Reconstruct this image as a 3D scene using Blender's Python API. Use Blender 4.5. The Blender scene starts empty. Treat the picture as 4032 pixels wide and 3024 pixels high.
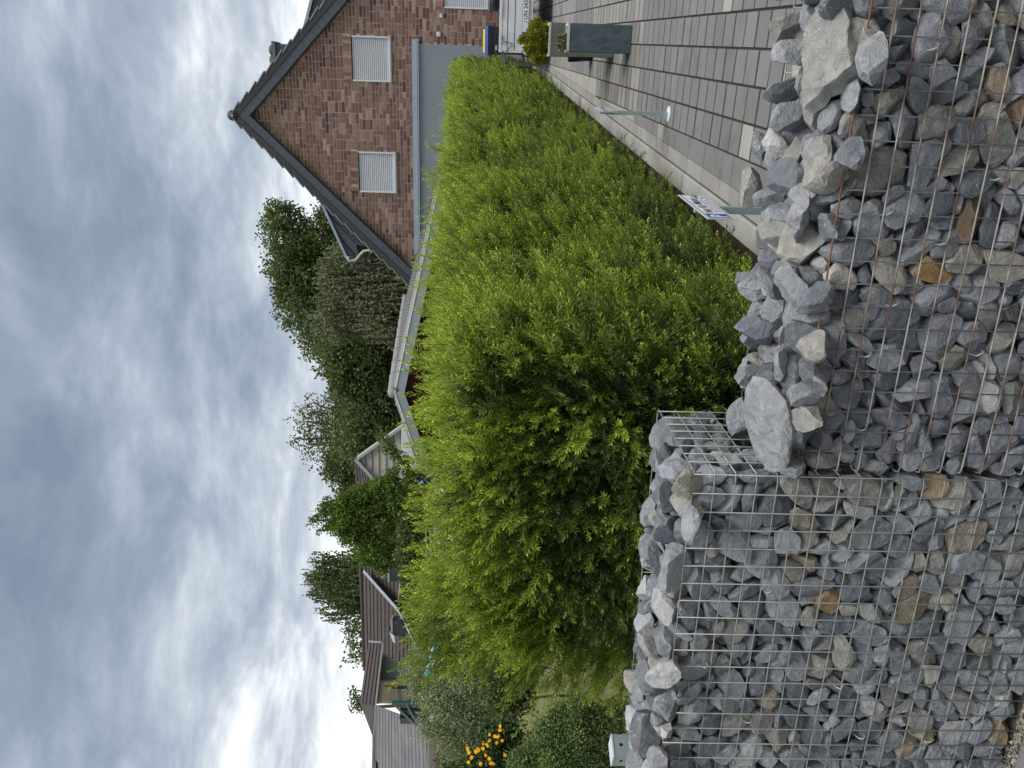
import bpy, bmesh, math, random
import numpy as np
from mathutils import Vector, Matrix, Quaternion, Euler, noise
PI=math.pi
sc=bpy.context.scene
COL=sc.collection

# ---------------------------------------------------------------- camera
FPX=3030.0; HOR=1925.0; CAMZ=1.48
YAW=0.4204; ROLL=math.radians(1.3); PITCH=math.atan((2016-HOR)/FPX)
FW=Vector((-math.sin(YAW)*math.cos(PITCH),math.cos(YAW)*math.cos(PITCH),-math.sin(PITCH)))
_r0=Vector((math.cos(YAW),math.sin(YAW),0)); _u0=_r0.cross(FW)
RT=_r0*math.cos(ROLL)+_u0*math.sin(ROLL)
UP=_r0*(-math.sin(ROLL))+_u0*math.cos(ROLL)
CAMP=Vector((0,0,CAMZ))
cd=bpy.data.cameras.new('camera'); cam=bpy.data.objects.new('camera',cd); COL.objects.link(cam)
cd.sensor_fit='HORIZONTAL'; cd.sensor_width=36; cd.lens=36*FPX/4032
cd.clip_start=.05; cd.clip_end=2000
M=Matrix.Identity(4)
X_=-UP; Y_=RT; Z_=-FW            # the photograph was taken with the camera turned on its side
for i in range(3): M[i][0]=X_[i]; M[i][1]=Y_[i]; M[i][2]=Z_[i]; M[i][3]=CAMP[i]
cam.matrix_world=M; sc.camera=cam
def ray(X,Y): return FW+RT*((3024-Y-1512)/FPX)-UP*((X-2016)/FPX)
def at_y(X,Y,y): d=ray(X,Y); return CAMP+d*(y/d.y)
def at_z(X,Y,z): d=ray(X,Y); return CAMP+d*((z-CAMZ)/d.z)
def at_d(X,Y,z): return CAMP+ray(X,Y)*z
def at_pl(X,Y,p0,n): d=ray(X,Y); return CAMP+d*(((p0-CAMP).dot(n))/d.dot(n))

# ---------------------------------------------------------------- sky and sun
SUN_EL=math.radians(64); SUN_AZ=math.radians(118)      # azimuth from +Y towards +X
w=bpy.data.worlds.new('World'); sc.world=w; w.use_nodes=True
nt=w.node_tree; N=nt.nodes; L=nt.links
for n in list(N): N.remove(n)
def nd(t,**k):
    n=N.new(t)
    for a,b in k.items(): setattr(n,a,b)
    return n
out=nd('ShaderNodeOutputWorld'); bg=nd('ShaderNodeBackground'); L.new(bg.outputs[0],out.inputs[0])
sky=nd('ShaderNodeTexSky',sky_type='NISHITA'); sky.sun_disc=False; sky.sun_elevation=SUN_EL; sky.sun_rotation=SUN_AZ
sky.altitude=100; sky.air_density=1; sky.dust_density=1.5
tc=nd('ShaderNodeTexCoord'); sep=nd('ShaderNodeSeparateXYZ'); L.new(tc.outputs['Generated'],sep.inputs[0])
def mth(op,a,b=None,clamp=False):
    n=nd('ShaderNodeMath',operation=op,use_clamp=clamp)
    for i,v in enumerate((a,b)):
        if v is None: continue
        if isinstance(v,(int,float)): n.inputs[i].default_value=v
        else: L.new(v,n.inputs[i])
    return n.outputs[0]
def mr(v,a,b,c,d,smooth=True):
    n=nd('ShaderNodeMapRange',interpolation_type='SMOOTHSTEP' if smooth else 'LINEAR'); L.new(v,n.inputs[0])
    for i,x in enumerate((a,b,c,d)): n.inputs[i+1].default_value=x
    return n.outputs[0]
dz=mth('MAXIMUM',sep.outputs[2],0.0)
den=mth('ADD',dz,.13)
px=mth('DIVIDE',sep.outputs[0],den); py=mth('DIVIDE',sep.outputs[1],den)
cmb=nd('ShaderNodeCombineXYZ'); L.new(px,cmb.inputs[0]); L.new(py,cmb.inputs[1])
mp=nd('ShaderNodeMapping'); L.new(cmb.outputs[0],mp.inputs[0]); mp.inputs['Rotation'].default_value=(0,0,math.radians(28)); mp.inputs['Scale'].default_value=(.88,1.0,1)
def noi(vec,scale,det,rough,dist,off=(0,0,0)):
    m2=nd('ShaderNodeMapping'); L.new(vec,m2.inputs[0]); m2.inputs['Location'].default_value=off
    n=nd('ShaderNodeTexNoise'); n.inputs['Scale'].default_value=scale; n.inputs['Detail'].default_value=det
    n.inputs['Roughness'].default_value=rough; n.inputs['Distortion'].default_value=dist
    L.new(m2.outputs[0],n.inputs['Vector']); return n.outputs[0]
n1=noi(mp.outputs[0],.55,4,.5,.3,(3.1,1.7,0))
n2=noi(mp.outputs[0],2.3,8,.6,.35,(7.3,2.2,0))
n3=noi(mp.outputs[0],7.5,8,.62,.3,(1.3,9.2,0))
c=mth('ADD',mth('MULTIPLY',n1,.72),mth('MULTIPLY',n2,.78)); c=mth('ADD',c,mth('MULTIPLY',n3,.20)); c=mth('SUBTRACT',c,.215)
el=sep.outputs[2]
# clouds get thinner and brighter towards the horizon
c=mth('ADD',c,mr(el,.0,.50,.26,-.06,False))
ramp=nd('ShaderNodeValToRGB'); L.new(mth('SUBTRACT',c,.0),ramp.inputs[0])
e=ramp.color_ramp.elements
e[0].position=.36; e[0].color=(.100,.126,.170,1)
e[1].position=.90; e[1].color=(.56,.565,.565,1)
for p,cc in ((.50,(.138,.166,.212,1)),(.60,(.186,.217,.264,1)),(.70,(.262,.291,.325,1)),(.79,(.375,.40,.42,1))):
    x=e.new(p); x.color=cc
skm=nd('ShaderNodeMix',data_type='RGBA',blend_type='MULTIPLY'); skm.inputs[0].default_value=1; L.new(sky.outputs[0],skm.inputs[6]); skm.inputs[7].default_value=(.10,.10,.10,1)
mx=nd('ShaderNodeMix',data_type='RGBA'); L.new(skm.outputs[2],mx.inputs[6]); L.new(ramp.outputs[0],mx.inputs[7])
mx.inputs[0].default_value=.985
L.new(mx.outputs[2],bg.inputs[0]); bg.inputs[1].default_value=1.0
sl=bpy.data.lights.new('sun','SUN'); sl.energy=1.5; sl.angle=math.radians(35); sl.color=(1,.97,.92)
so=bpy.data.objects.new('sun',sl); COL.objects.link(so)
sd=Vector((math.sin(SUN_AZ)*math.cos(SUN_EL),math.cos(SUN_AZ)*math.cos(SUN_EL),math.sin(SUN_EL)))
so.rotation_euler=sd.to_track_quat('Z','Y').to_euler()
sc.view_settings.view_transform='Standard'; sc.view_settings.look='None'
sc.view_settings.exposure=1.2; sc.view_settings.gamma=1; sc.view_settings.use_curve_mapping=False

# ---------------------------------------------------------------- helpers
WL={}
def tag(o,label=None,cat=None,group=None,kind=None):
    if label: o['label']=label
    if cat: o['category']=cat
    if group: o['group']=group
    if kind: o['kind']=kind
    return o
def thing(name,loc,label,cat,group=None):
    o=bpy.data.objects.new(name,None); COL.objects.link(o); o.location=loc; o.empty_display_size=.1
    WL[o.name]=Vector(loc); return tag(o,label,cat,group)
def place(name,me,mat,parent=None,loc=(0,0,0),label=None,kind=None):
    """mesh in coordinates relative to loc; loc is in world coordinates"""
    o=bpy.data.objects.new(name,me); COL.objects.link(o)
    if mat is not None and (len(me.materials)==0): me.materials.append(mat)
    WL[o.name]=Vector(loc)
    if parent is not None:
        o.parent=parent; o.location=Vector(loc)-WL[parent.name]
    else: o.location=loc
    if label: o['label']=label
    if kind: o['kind']=kind
    return o
def shade(me,smooth=True):
    me.polygons.foreach_set('use_smooth',[smooth]*len(me.polygons))
def bmesh_to(bm,name,smooth=False):
    me=bpy.data.meshes.new(name); bm.to_mesh(me); bm.free()
    if smooth: shade(me)
    return me
class MB:
    """collects shapes, in world coordinates"""
    def __init__(s): s.v=[]; s.f=[]; s.c=[]
    def quad(s,pts,col=(1,1,1)):
        n=len(s.v); s.v+= [tuple(p) for p in pts]; s.f.append(tuple(range(n,n+len(pts)))); s.c.append(col)
    def hexa(s,p,col=(1,1,1)):
        """p: 8 points, bottom four then top four in the same turn"""
        n=len(s.v); s.v+=[tuple(q) for q in p]
        for f in ((3,2,1,0),(4,5,6,7),(0,1,5,4),(1,2,6,5),(2,3,7,6),(3,0,4,7)):
            s.f.append(tuple(n+i for i in f)); s.c.append(col)
    def box(s,o,ux,uy,uz,col=(1,1,1)):
        o=Vector(o);ux=Vector(ux);uy=Vector(uy);uz=Vector(uz)
        s.hexa((o,o+ux,o+ux+uy,o+uy,o+uz,o+ux+uz,o+ux+uy+uz,o+uy+uz),col)
    def cbox(s,c,size,col=(1,1,1),rz=0):
        a=Vector((math.cos(rz),math.sin(rz),0))*size[0]; b=Vector((-math.sin(rz),math.cos(rz),0))*size[1]; z=Vector((0,0,size[2]))
        s.box(Vector(c)-a/2-b/2-z/2,a,b,z,col)
    def prism(s,poly,ext,col=(1,1,1)):
        """poly: list of points; ext: extrusion vector"""
        n=len(s.v); k=len(poly); ext=Vector(ext)
        s.v+=[tuple(p) for p in poly]+[tuple(Vector(p)+ext) for p in poly]
        s.f.append(tuple(range(n,n+k))); s.f.append(tuple(range(n+2*k-1,n+k-1,-1))); s.c+=[col,col]
        for i in range(k):
            j=(i+1)%k; s.f.append((n+j,n+i,n+k+i,n+k+j)); s.c.append(col)
    def tube(s,pts,r,seg=6,col=(1,1,1),cap=True):
        pts=[Vector(p) for p in pts]; rs=r if isinstance(r,(list,tuple)) else [r]*len(pts)
        n0=len(s.v); prev=None
        for i,p in enumerate(pts):
            d=(pts[min(i+1,len(pts)-1)]-pts[max(i-1,0)]).normalized()
            if prev is None:
                a=Vector((0,0,1)) if abs(d.z)<.9 else Vector((1,0,0)); x=d.cross(a).normalized()
            else: x=(prev-d*prev.dot(d)).normalized()
            prev=x; y=d.cross(x)
            for k in range(seg):
                t=2*PI*k/seg; s.v.append(tuple(p+(x*math.cos(t)+y*math.sin(t))*rs[i]))
        for i in range(len(pts)-1):
            for k in range(seg):
                a=n0+i*seg+k; b=n0+i*seg+(k+1)%seg
                s.f.append((a,b,b+seg,a+seg)); s.c.append(col)
        if cap:
            s.f.append(tuple(n0+k for k in reversed(range(seg)))); s.c.append(col)
            m=n0+(len(pts)-1)*seg; s.f.append(tuple(m+k for k in range(seg))); s.c.append(col)
    def mesh(s,name,loc=(0,0,0),smooth=False,normals=True):
        me=bpy.data.meshes.new(name); l=Vector(loc)
        me.from_pydata([tuple(Vector(v)-l) for v in s.v],[],s.f); 
        if normals:
            bm=bmesh.new(); bm.from_mesh(me); bmesh.ops.recalc_face_normals(bm,faces=bm.faces); bm.to_mesh(me); bm.free()
        if len(s.c)==len(me.polygons):
            at=me.color_attributes.new('col','FLOAT_COLOR','CORNER')
            tot=np.zeros(len(me.polygons),dtype=np.int32); me.polygons.foreach_get('loop_total',tot)
            a=np.ones((len(s.c),4),dtype=np.float32); a[:,:3]=np.array(s.c,dtype=np.float32)
            at.data.foreach_set('color',np.repeat(a,tot,axis=0).ravel())
        if smooth: shade(me)
        me.update(); return me
    def put(s,name,mat,parent=None,loc=None,smooth=False,label=None,kind=None):
        l=Vector(loc) if loc is not None else (WL[parent.name] if parent is not None else Vector(s.v[0]))
        return place(name,s.mesh(name,l,smooth),mat,parent,l,label,kind)

# ---------------------------------------------------------------- materials
class Mt:
    def __init__(s,name,rough=.8,spec=.3,metal=0):
        s.m=bpy.data.materials.new(name); s.m.use_nodes=True; s.t=s.m.node_tree; s.n=s.t.nodes; s.l=s.t.links
        s.b=s.n['Principled BSDF']; s.b.inputs['Roughness'].default_value=rough
        s.b.inputs['Specular IOR Level'].default_value=spec; s.b.inputs['Metallic'].default_value=metal
        s.tc=None
    def co(s,which='Object'):
        if s.tc is None: s.tc=s.n.new('ShaderNodeTexCoord')
        return s.tc.outputs[which]
    def put(s,sock,v):
        if hasattr(v,'is_output') or hasattr(v,'links'): s.l.new(v,sock)
        elif isinstance(v,(tuple,list)) and len(v)==3 and sock.type=='RGBA': sock.default_value=(*v,1)
        else: sock.default_value=v
    def noise(s,scale,det=4,rough=.6,dist=0,vec=None,out=0,stretch=None,rand=None):
        v=vec if vec is not None else s.co()
        if rand is not None:
            a=s.n.new('ShaderNodeVectorMath'); a.operation='ADD'; s.l.new(v,a.inputs[0])
            m=s.n.new('ShaderNodeMath'); m.operation='MULTIPLY'; s.l.new(rand,m.inputs[0]); m.inputs[1].default_value=37.0
            s.l.new(m.outputs[0],a.inputs[1]); v=a.outputs[0]
        if stretch:
            mp=s.n.new('ShaderNodeMapping'); mp.inputs['Scale'].default_value=stretch; s.l.new(v,mp.inputs[0]); v=mp.outputs[0]
        n=s.n.new('ShaderNodeTexNoise'); s.l.new(v,n.inputs['Vector'])
        n.inputs['Scale'].default_value=scale; n.inputs['Detail'].default_value=det; n.inputs['Roughness'].default_value=rough; n.inputs['Distortion'].default_value=dist
        return n.outputs[out]
    def vor(s,scale,feature='F1',out='Distance',vec=None):
        n=s.n.new('ShaderNodeTexVoronoi'); n.feature=feature; n.inputs['Scale'].default_value=scale
        s.l.new(vec if vec is not None else s.co(),n.inputs['Vector']); return n.outputs[out]
    def rng(s,v,a,b,c=0,d=1):
        n=s.n.new('ShaderNodeMapRange'); s.l.new(v,n.inputs[0])
        for i,x in enumerate((a,b,c,d)): n.inputs[i+1].default_value=x
        return n.outputs[0]
    def mix(s,f,a,b,mode='MIX'):
        n=s.n.new('ShaderNodeMix'); n.data_type='RGBA'; n.blend_type=mode
        s.put(n.inputs[0],f); s.put(n.inputs[6],a); s.put(n.inputs[7],b); return n.outputs[2]
    def mul(s,a,b):
        n=s.n.new('ShaderNodeMath'); n.operation='MULTIPLY'; s.put(n.inputs[0],a); s.put(n.inputs[1],b); return n.outputs[0]
    def add(s,a,b):
        n=s.n.new('ShaderNodeMath'); n.operation='ADD'; s.put(n.inputs[0],a); s.put(n.inputs[1],b); return n.outputs[0]
    def attr(s,name,typ='GEOMETRY',out='Color'):
        n=s.n.new('ShaderNodeAttribute'); n.attribute_name=name; n.attribute_type=typ; return n.outputs[out]
    def objinfo(s,o): 
        n=s.n.new('ShaderNodeObjectInfo'); return n.outputs[o]
    def ramp(s,v,els):
        n=s.n.new('ShaderNodeValToRGB'); s.l.new(v,n.inputs[0]); e=n.color_ramp.elements
        e[0].position=els[0][0]; e[0].color=(*els[0][1],1); e[1].position=els[-1][0]; e[1].color=(*els[-1][1],1)
        for p,c in els[1:-1]: x=e.new(p); x.color=(*c,1)
        return n.outputs[0]
    def base(s,v): s.put(s.b.inputs['Base Color'],v); return s
    def rough(s,v): s.put(s.b.inputs['Roughness'],v); return s
    def bump(s,v,strength=.5,dist=.01):
        n=s.n.new('ShaderNodeBump'); n.inputs['Strength'].default_value=strength; n.inputs['Distance'].default_value=dist
        s.l.new(v,n.inputs['Height']); 
        if s.b.inputs['Normal'].links: s.l.new(s.b.inputs['Normal'].links[0].from_socket,n.inputs['Normal'])
        s.l.new(n.outputs[0],s.b.inputs['Normal']); return s
def simple(name,col,rough=.7,spec=.3,metal=0,var=.12,scale=8,bump=0):
    k=Mt(name,rough,spec,metal); n=k.noise(scale,5,.6)
    a=tuple(x*(1-var) for x in col); b=tuple(min(1,x*(1+var)) for x in col)
    k.base(k.mix(k.rng(n,.3,.7),a,b))
    if bump: k.bump(n,bump,.01)
    return k.m

# ================================================================ setting: ground, lawn, pavement, drive
SL=.042; Z0=-.02
def dz_(y): return Z0+SL*y
m=Mt('lawn_mat',.95,.15); a=m.noise(.6,5,.6); b=m.noise(45,3,.7)
m.base(m.mix(m.rng(a,.35,.65),(.10,.12,.03),(.19,.17,.07))); c_=m.b.inputs['Base Color'].links[0].from_socket
m.base(m.mix(m.mul(m.rng(b,.4,.7),.6),c_,(.28,.25,.12))); m.bump(b,.8,.03); LAWN=m.m
me=bpy.data.meshes.new('ground')
gx=[-400,-60,-25,-12,-6,-3,-1.2,1,3,8,25,60,400]; gy=[-200,-20,-3,1.2,2.05,2.6,5,9,14,20,26,40,80,400]
vs=[]; 
for y in gy:
    for x in gx:
        z=-.012 if y<1.3 else (-.05 if y<2.5 else SL*min(y,26)-.085)
        vs.append((x,y,z))
fs=[(j*len(gx)+i,j*len(gx)+i+1,(j+1)*len(gx)+i+1,(j+1)*len(gx)+i) for j in range(len(gy)-1) for i in range(len(gx)-1)]
me.from_pydata(vs,[],fs); tag(place('lawn',me,LAWN),kind='structure')
# soil strip under the hedge
m=Mt('soil_mat',1,.1); a=m.noise(30,6,.7); m.base(m.mix(m.rng(a,.35,.7),(.035,.024,.016),(.13,.095,.065))); m.bump(a,1,.02); SOIL=m.m
b=MB(); b.quad([(-2.1,2.1,-.03),(-.9,2.1,-.03),(-.9,2.7,dz_(2.7)-.045),(-2.1,2.7,dz_(2.7)-.045)]); b.quad([(-2.1,2.7,dz_(2.7)-.045),(-.9,2.7,dz_(2.7)-.045),(-.45,18,dz_(18)-.045),(-1.75,18,dz_(18)-.045)])
tag(b.put('soil_bed',SOIL,None,(0,0,0)),kind='structure')

# paver materials
def paver_mat(name,src):
    k=Mt(name,.85,.25); col=k.objinfo('Color') if src=='obj' else k.attr('col')
    a=k.noise(9,5,.6,vec=k.co('Object') if src=='obj' else k.attr('nothing',out='Vector') ) if False else None
    g=k.n.new('ShaderNodeNewGeometry'); v=g.outputs['Position']
    n1=k.noise(5,5,.6,vec=v); n2=k.noise(160,3,.6,vec=v); st=k.noise(2.2,5,.65,.5,vec=v)
    c1=k.mix(k.rng(n1,.3,.7,0,.35),col,(.75,.72,.66),'MULTIPLY')
    c2=k.mix(k.rng(st,.54,.72,0,.5),c1,(.55,.5,.45),'MULTIPLY')
    c3=k.mix(k.rng(n2,.35,.65,0,.35),c2,(.7,.7,.7),'MULTIPLY')
    k.base(c3); k.bump(n2,.35,.002); return k.m
PAV_O=paver_mat('paver_stone',"obj"); PAV_A=paver_mat('paver_stone_joined','attr')
JOINT=simple('joint_sand',(.045,.037,.033),1,.1,0,.4,60)
def beveled_box(name,lx,ly,lz,bv,bottom=False):
    """block with its top centred at z=0"""
    x,y=lx/2,ly/2
    lv=[(-lz,0),(-bv,0),(0,bv)]; v=[];f=[]
    for z,i in lv:
        j_=i*.5; v+=[(-x+j_,-y+i,z),(x-j_,-y+i,z),(x-j_,y-i,z),(-x+j_,y-i,z)]
    for k in range(2):
        for i in range(4):
            j=(i+1)%4; f.append((k*4+i,k*4+j,k*4+4+j,k*4+4+i))
    f.append((8,9,10,11)); me=bpy.data.meshes.new(name); me.from_pydata(v,[],f); me.update(); return me
# ---- driveway
rnd=random.Random(3)
b=MB(); KX=lambda y: -.814+.0325*(y-3.9)      # inner edge of the kerb
b.quad([(KX(2.1)-.02,2.1,dz_(2.1)-.0065),(6,2.1,dz_(2.1)-.0065),(6,26,dz_(26)-.0065),(KX(26)-.02,26,dz_(26)-.0065)])
drive=b.put('driveway',JOINT,None,(0,0,0)); tag(drive,kind='structure')
def tone(y,row,k,r):
    if r.random()<.035 and y<8: return (.37,.36,.33)
    def g(v): v*=r.uniform(.90,1.10); return v
    if y<7.0: v=g(.20); return (v,v*.985,v*.985)
    if y<9.7:
        if r.random()<.3 and row<1: v=g(.20); return (v,v*.95,v*.89)
        v=g(.27); return (v,v*.97,v*.92)
    if y<11.2: v=g(.215); return (v,v*.98,v*1.0)
    if y<12.6: v=g(.28); return (v,v*.97,v*.94)
    v=g(.24); return (v,v*.98,v*.98)
PW,PL=.18,.177
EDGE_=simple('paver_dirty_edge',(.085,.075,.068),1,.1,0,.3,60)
pme=beveled_box('paver',PW-.009,PL-.009,.06,.0045)
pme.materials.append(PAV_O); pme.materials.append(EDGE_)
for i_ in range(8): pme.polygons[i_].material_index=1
plist=[]
for row in range(-4,24):
    x0=row*PW+.0; 
    off=rnd.choice((0,.5,.5))*PL if row%2 else 0
    for k in range(int((21-2.2)/PL)):
        y=2.25+k*PL+off
        if x0-.001<KX(y)+.105: 
            continue
        plist.append((x0+PW/2,y,row,k))
def drive_vis(x,y):
    p=Vector((x,y,dz_(y)))-CAMP; z=p.dot(FW); u=1512+FPX*p.dot(RT)/z; v=2016-FPX*p.dot(UP)/z
    return 600<u<3050 and v<3060 and not (v>2180 and False), z
vis=[p for p in plist if drive_vis(p[0],p[1])[0]]; vis.sort(key=lambda p:drive_vis(p[0],p[1])[1]); first=set(vis[:300])
bb=MB(); tilt=math.atan(SL)
for p in plist:
    x,y,row,k=p; cl=tone(y,row,k,rnd); dzj=rnd.uniform(-.0015,.0015)
    if p in first:
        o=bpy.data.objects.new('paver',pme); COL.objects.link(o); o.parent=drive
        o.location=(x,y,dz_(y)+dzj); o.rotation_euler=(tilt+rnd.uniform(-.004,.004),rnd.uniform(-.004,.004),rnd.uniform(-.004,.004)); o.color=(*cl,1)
    else:
        hx,hy=(PW-.010)/2,(PL-.011)/2; z=lambda yy: dz_(yy)+dzj
        e=.003
        lo=[(x-hx,y-hy,z(y-hy)-.015),(x+hx,y-hy,z(y-hy)-.015),(x+hx,y+hy,z(y+hy)-.015),(x-hx,y+hy,z(y+hy)-.015)]
        mi=[(a,b_,c+.012) for a,b_,c in lo]
        hi=[(x-hx+e,y-hy+e,z(y-hy)),(x+hx-e,y-hy+e,z(y-hy)),(x+hx-e,y+hy-e,z(y+hy)),(x-hx+e,y+hy-e,z(y+hy))]
        n=len(bb.v); bb.v+=lo+mi+hi
        for q in range(2):
            for i in range(4):
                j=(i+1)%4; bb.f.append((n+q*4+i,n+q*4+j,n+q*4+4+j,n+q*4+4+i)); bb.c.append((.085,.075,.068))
        bb.f.append((n+8,n+9,n+10,n+11)); bb.c.append(cl)
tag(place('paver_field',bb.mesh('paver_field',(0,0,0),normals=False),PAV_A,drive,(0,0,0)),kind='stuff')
# pale border row between kerb and pavers, and the cut wedge pieces
ang=math.atan(-.0325)
for k in range(100):
    y=2.3+k*.178
    if y>19.5: break
    w_=.092; x0=KX(y)+.004
    # right-hand end of the cut pieces: the first full row
    def edge(yy): 
        r=math.ceil((KX(yy)+.105)/PW-1e-6); return r*PW
    lim=edge(y)
    for part_i,(xa,xb,cl) in enumerate(((x0,x0+w_,None),(x0+w_+.004,lim-.004,None))):
        if xb-xa<.012: continue
        if part_i==0: v=rnd.uniform(.27,.34); cl=(v,v*.97,v*.91)
        else: cl=tone(y,-4,k,rnd) if y<7 else (.36,.345,.31)
        q=MB(); h=.087; sh=.0325
        P=[(xa-sh*h,y-h),(xb-(sh*h if part_i==0 else 0),y-h),(xb+(sh*h if part_i==0 else 0),y+h),(xa+sh*h,y+h)]
        z1=rnd.uniform(-.001,.001)
        q.hexa([(px_,py_,dz_(py_)-.03) for px_,py_ in P]+[(px_,py_,dz_(py_)+z1) for px_,py_ in P],cl)
        o=q.put('border_paver' if part_i==0 else 'cut_paver',PAV_A,drive,(xa,y,dz_(y)))
for row in (-4,-3,-2):
    ye=max([p[1] for p in plist if p[2]==row],default=None)
    if ye is None: continue
    ys_=[2.3+k*.178 for k in range(100) if edge(2.3+k*.178)>row*PW+.01]
    if not ys_: continue
    a_,b_=ye+PL/2+.003,min(ys_)-.091
    if b_-a_<.012 or b_-a_>.5: continue
    q=MB(); q.hexa([(x_,y_,dz_(y_)-.03) for x_,y_ in ((row*PW+.003,a_),((row+1)*PW-.004,a_),((row+1)*PW-.004,b_),(row*PW+.003,b_))]+[(x_,y_,dz_(y_)) for x_,y_ in ((row*PW+.003,a_),((row+1)*PW-.004,a_),((row+1)*PW-.004,b_),(row*PW+.003,b_))],(.25,.245,.24)); q.put('cut_paver',PAV_A,drive,(row*PW,a_,dz_(a_)))
# ---- concrete kerb, in stones one metre long
m=Mt('kerb_concrete',.9,.25); a=m.noise(3,6,.65,.4); a2=m.noise(90,3,.6); st=m.noise(1.6,5,.6,1.0)
m.base(m.mix(m.rng(st,.5,.7,0,.55),m.mix(m.rng(a,.3,.7),(.26,.255,.235),(.37,.36,.335)),(.20,.18,.15))); m.bump(a2,.3,.003); KERB=m.m
kerb=thing('concrete_kerb',(KX(3),3,dz_(3)),'low pale concrete edging kerb running between hedge and grey paved drive','kerb')
for k in range(17):
    y0=2.25+k*1.0; y1=y0+.992
    q=MB(); P=[(KX(y0)-.13,y0),(KX(y0)-.006,y0),(KX(y1)-.006,y1),(KX(y1)-.13,y1)]
    hz=rnd.uniform(-.003,.003)+.018
    lo=[(x,y,dz_(y)-.16) for x,y in P]; mi=[(x,y,dz_(y)+hz-.008) for x,y in P]
    ins=.008; hi=[(P[0][0]+ins,P[0][1]+.002,0),(P[1][0]-ins,P[1][1]+.002,0),(P[2][0]-ins,P[2][1]-.002,0),(P[3][0]+ins,P[3][1]-.002,0)]
    hi=[(x,y,dz_(y)+hz) for x,y,_ in hi]
    n=len(q.v); q.v+=lo+mi+hi
    for t_ in range(2):
        for i in range(4):
            j=(i+1)%4; q.f.append((n+t_*4+i,n+t_*4+j,n+t_*4+4+j,n+t_*4+4+i)); q.c.append((1,1,1))
    q.f.append((n+8,n+9,n+10,n+11)); q.c.append((1,1,1))
    q.put('kerb_stone',KERB,kerb)
# ---- street pavement in front of the baskets
m=Mt('flag_concrete',.9,.25); col=m.objinfo('Color'); a=m.noise(3,6,.65); a2=m.noise(120,4,.7)
m.base(m.mix(m.rng(a2,.35,.7,0,.5),m.mix(m.rng(a,.3,.7,0,.4),col,(.62,.6,.58),'MULTIPLY'),(.6,.6,.58),'MULTIPLY')); m.bump(a2,.5,.003); FLAG=m.m
b=MB(); b.quad([(-6,-3,-.006),(5,-3,-.006),(5,1.52+.06*5.5,-.006),(-6,1.52-.06*5.5,-.006)]); pvt=b.put('pavement',JOINT,None,(0,0,0)); tag(pvt,kind='structure')
fme=beveled_box('pavement_slab',.196,.196,.05,.002); fme.materials.append(FLAG)
GA=math.radians(5.5); GO=Vector((-.937,1.60,0)); GS=Vector((math.cos(GA),math.sin(GA),0)); GD=Vector((-math.sin(GA),math.cos(GA),0))
def G(s,d,z): return GO+GS*s+GD*d+Vector((0,0,z))
th=GA+math.radians(33)
for i in range(-10,13):
    for j in range(-12,8):
        off=.1 if i%2 else 0
        l=Vector((i*.2,j*.2+off,0)); p=Vector((-1.75,1.3,0))+Matrix.Rotation(th,4,'Z')@l
        q=p-GO; dd=q.dot(GD); ss=q.dot(GS)
        if dd>-.22 or dd<-1.1 or ss<-2.2 or ss>.6: continue
        o=bpy.data.objects.new('pavement_slab',fme); COL.objects.link(o); o.parent=pvt; o.location=(p.x,p.y,rnd.uniform(-.001,.001)+.001)
        o.rotation_euler=(rnd.uniform(-.004,.004),rnd.uniform(-.004,.004),th); v=rnd.uniform(.17,.23); o.color=(v,v,v*.99,1)
# straight slab edge strip along the basket foot
k=0
for k in range(-16,10):
    q=MB(); s0=k*.2; 
    q.box(G(s0+.0015,-.112,-.04),GS*.197,GD*.08,Vector((0,0,.0405)))
    o=q.put('edge_slab',FLAG,pvt,G(s0,-.135,-.04)); v=rnd.uniform(.18,.23); o.color=(v,v,v,1)
# pale grit between pavement and basket
m=Mt('grit_mat',.95,.2); a=m.noise(140,5,.8); m.base(m.ramp(a,[(.3,(.06,.05,.04)),(.5,(.16,.14,.11)),(.75,(.32,.29,.24))])); m.bump(a,1,.01); GRIT=m.m
b=MB(); b.quad([G(-2.6,-.08,-.002),G(1.6,-.08,-.002),G(1.6,.5,-.002),G(-2.6,.5,-.002)]); tag(b.put('grit_strip',GRIT,None,(0,0,0)),kind='structure')
b=MB()
for i in range(900):
    s=rnd.uniform(-1.3,.3); d=rnd.gauss(-.016,.012); r=rnd.uniform(.002,.007); p=G(s,d,.001+r*.3)
    v=rnd.uniform(.15,.4); cl=(v,v*.92,v*.78); t=rnd.random()*3; q=[p+Vector((math.cos(t+a)*r,math.sin(t+a)*r,0)) for a in (0,2.1,4.2)]; tp=p+Vector((0,0,r*1.1))
    n=len(b.v); b.v+=[tuple(x) for x in q]+[tuple(tp)]; b.f+=[(n,n+1,n+3),(n+1,n+2,n+3),(n+2,n,n+3)]; b.c+=[cl]*3
CR=Mt('crumb_mat',.9,.2); CR.base(CR.attr('col')); tag(b.put('grit',CR.m,None,(0,0,0)),kind='stuff')

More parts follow.
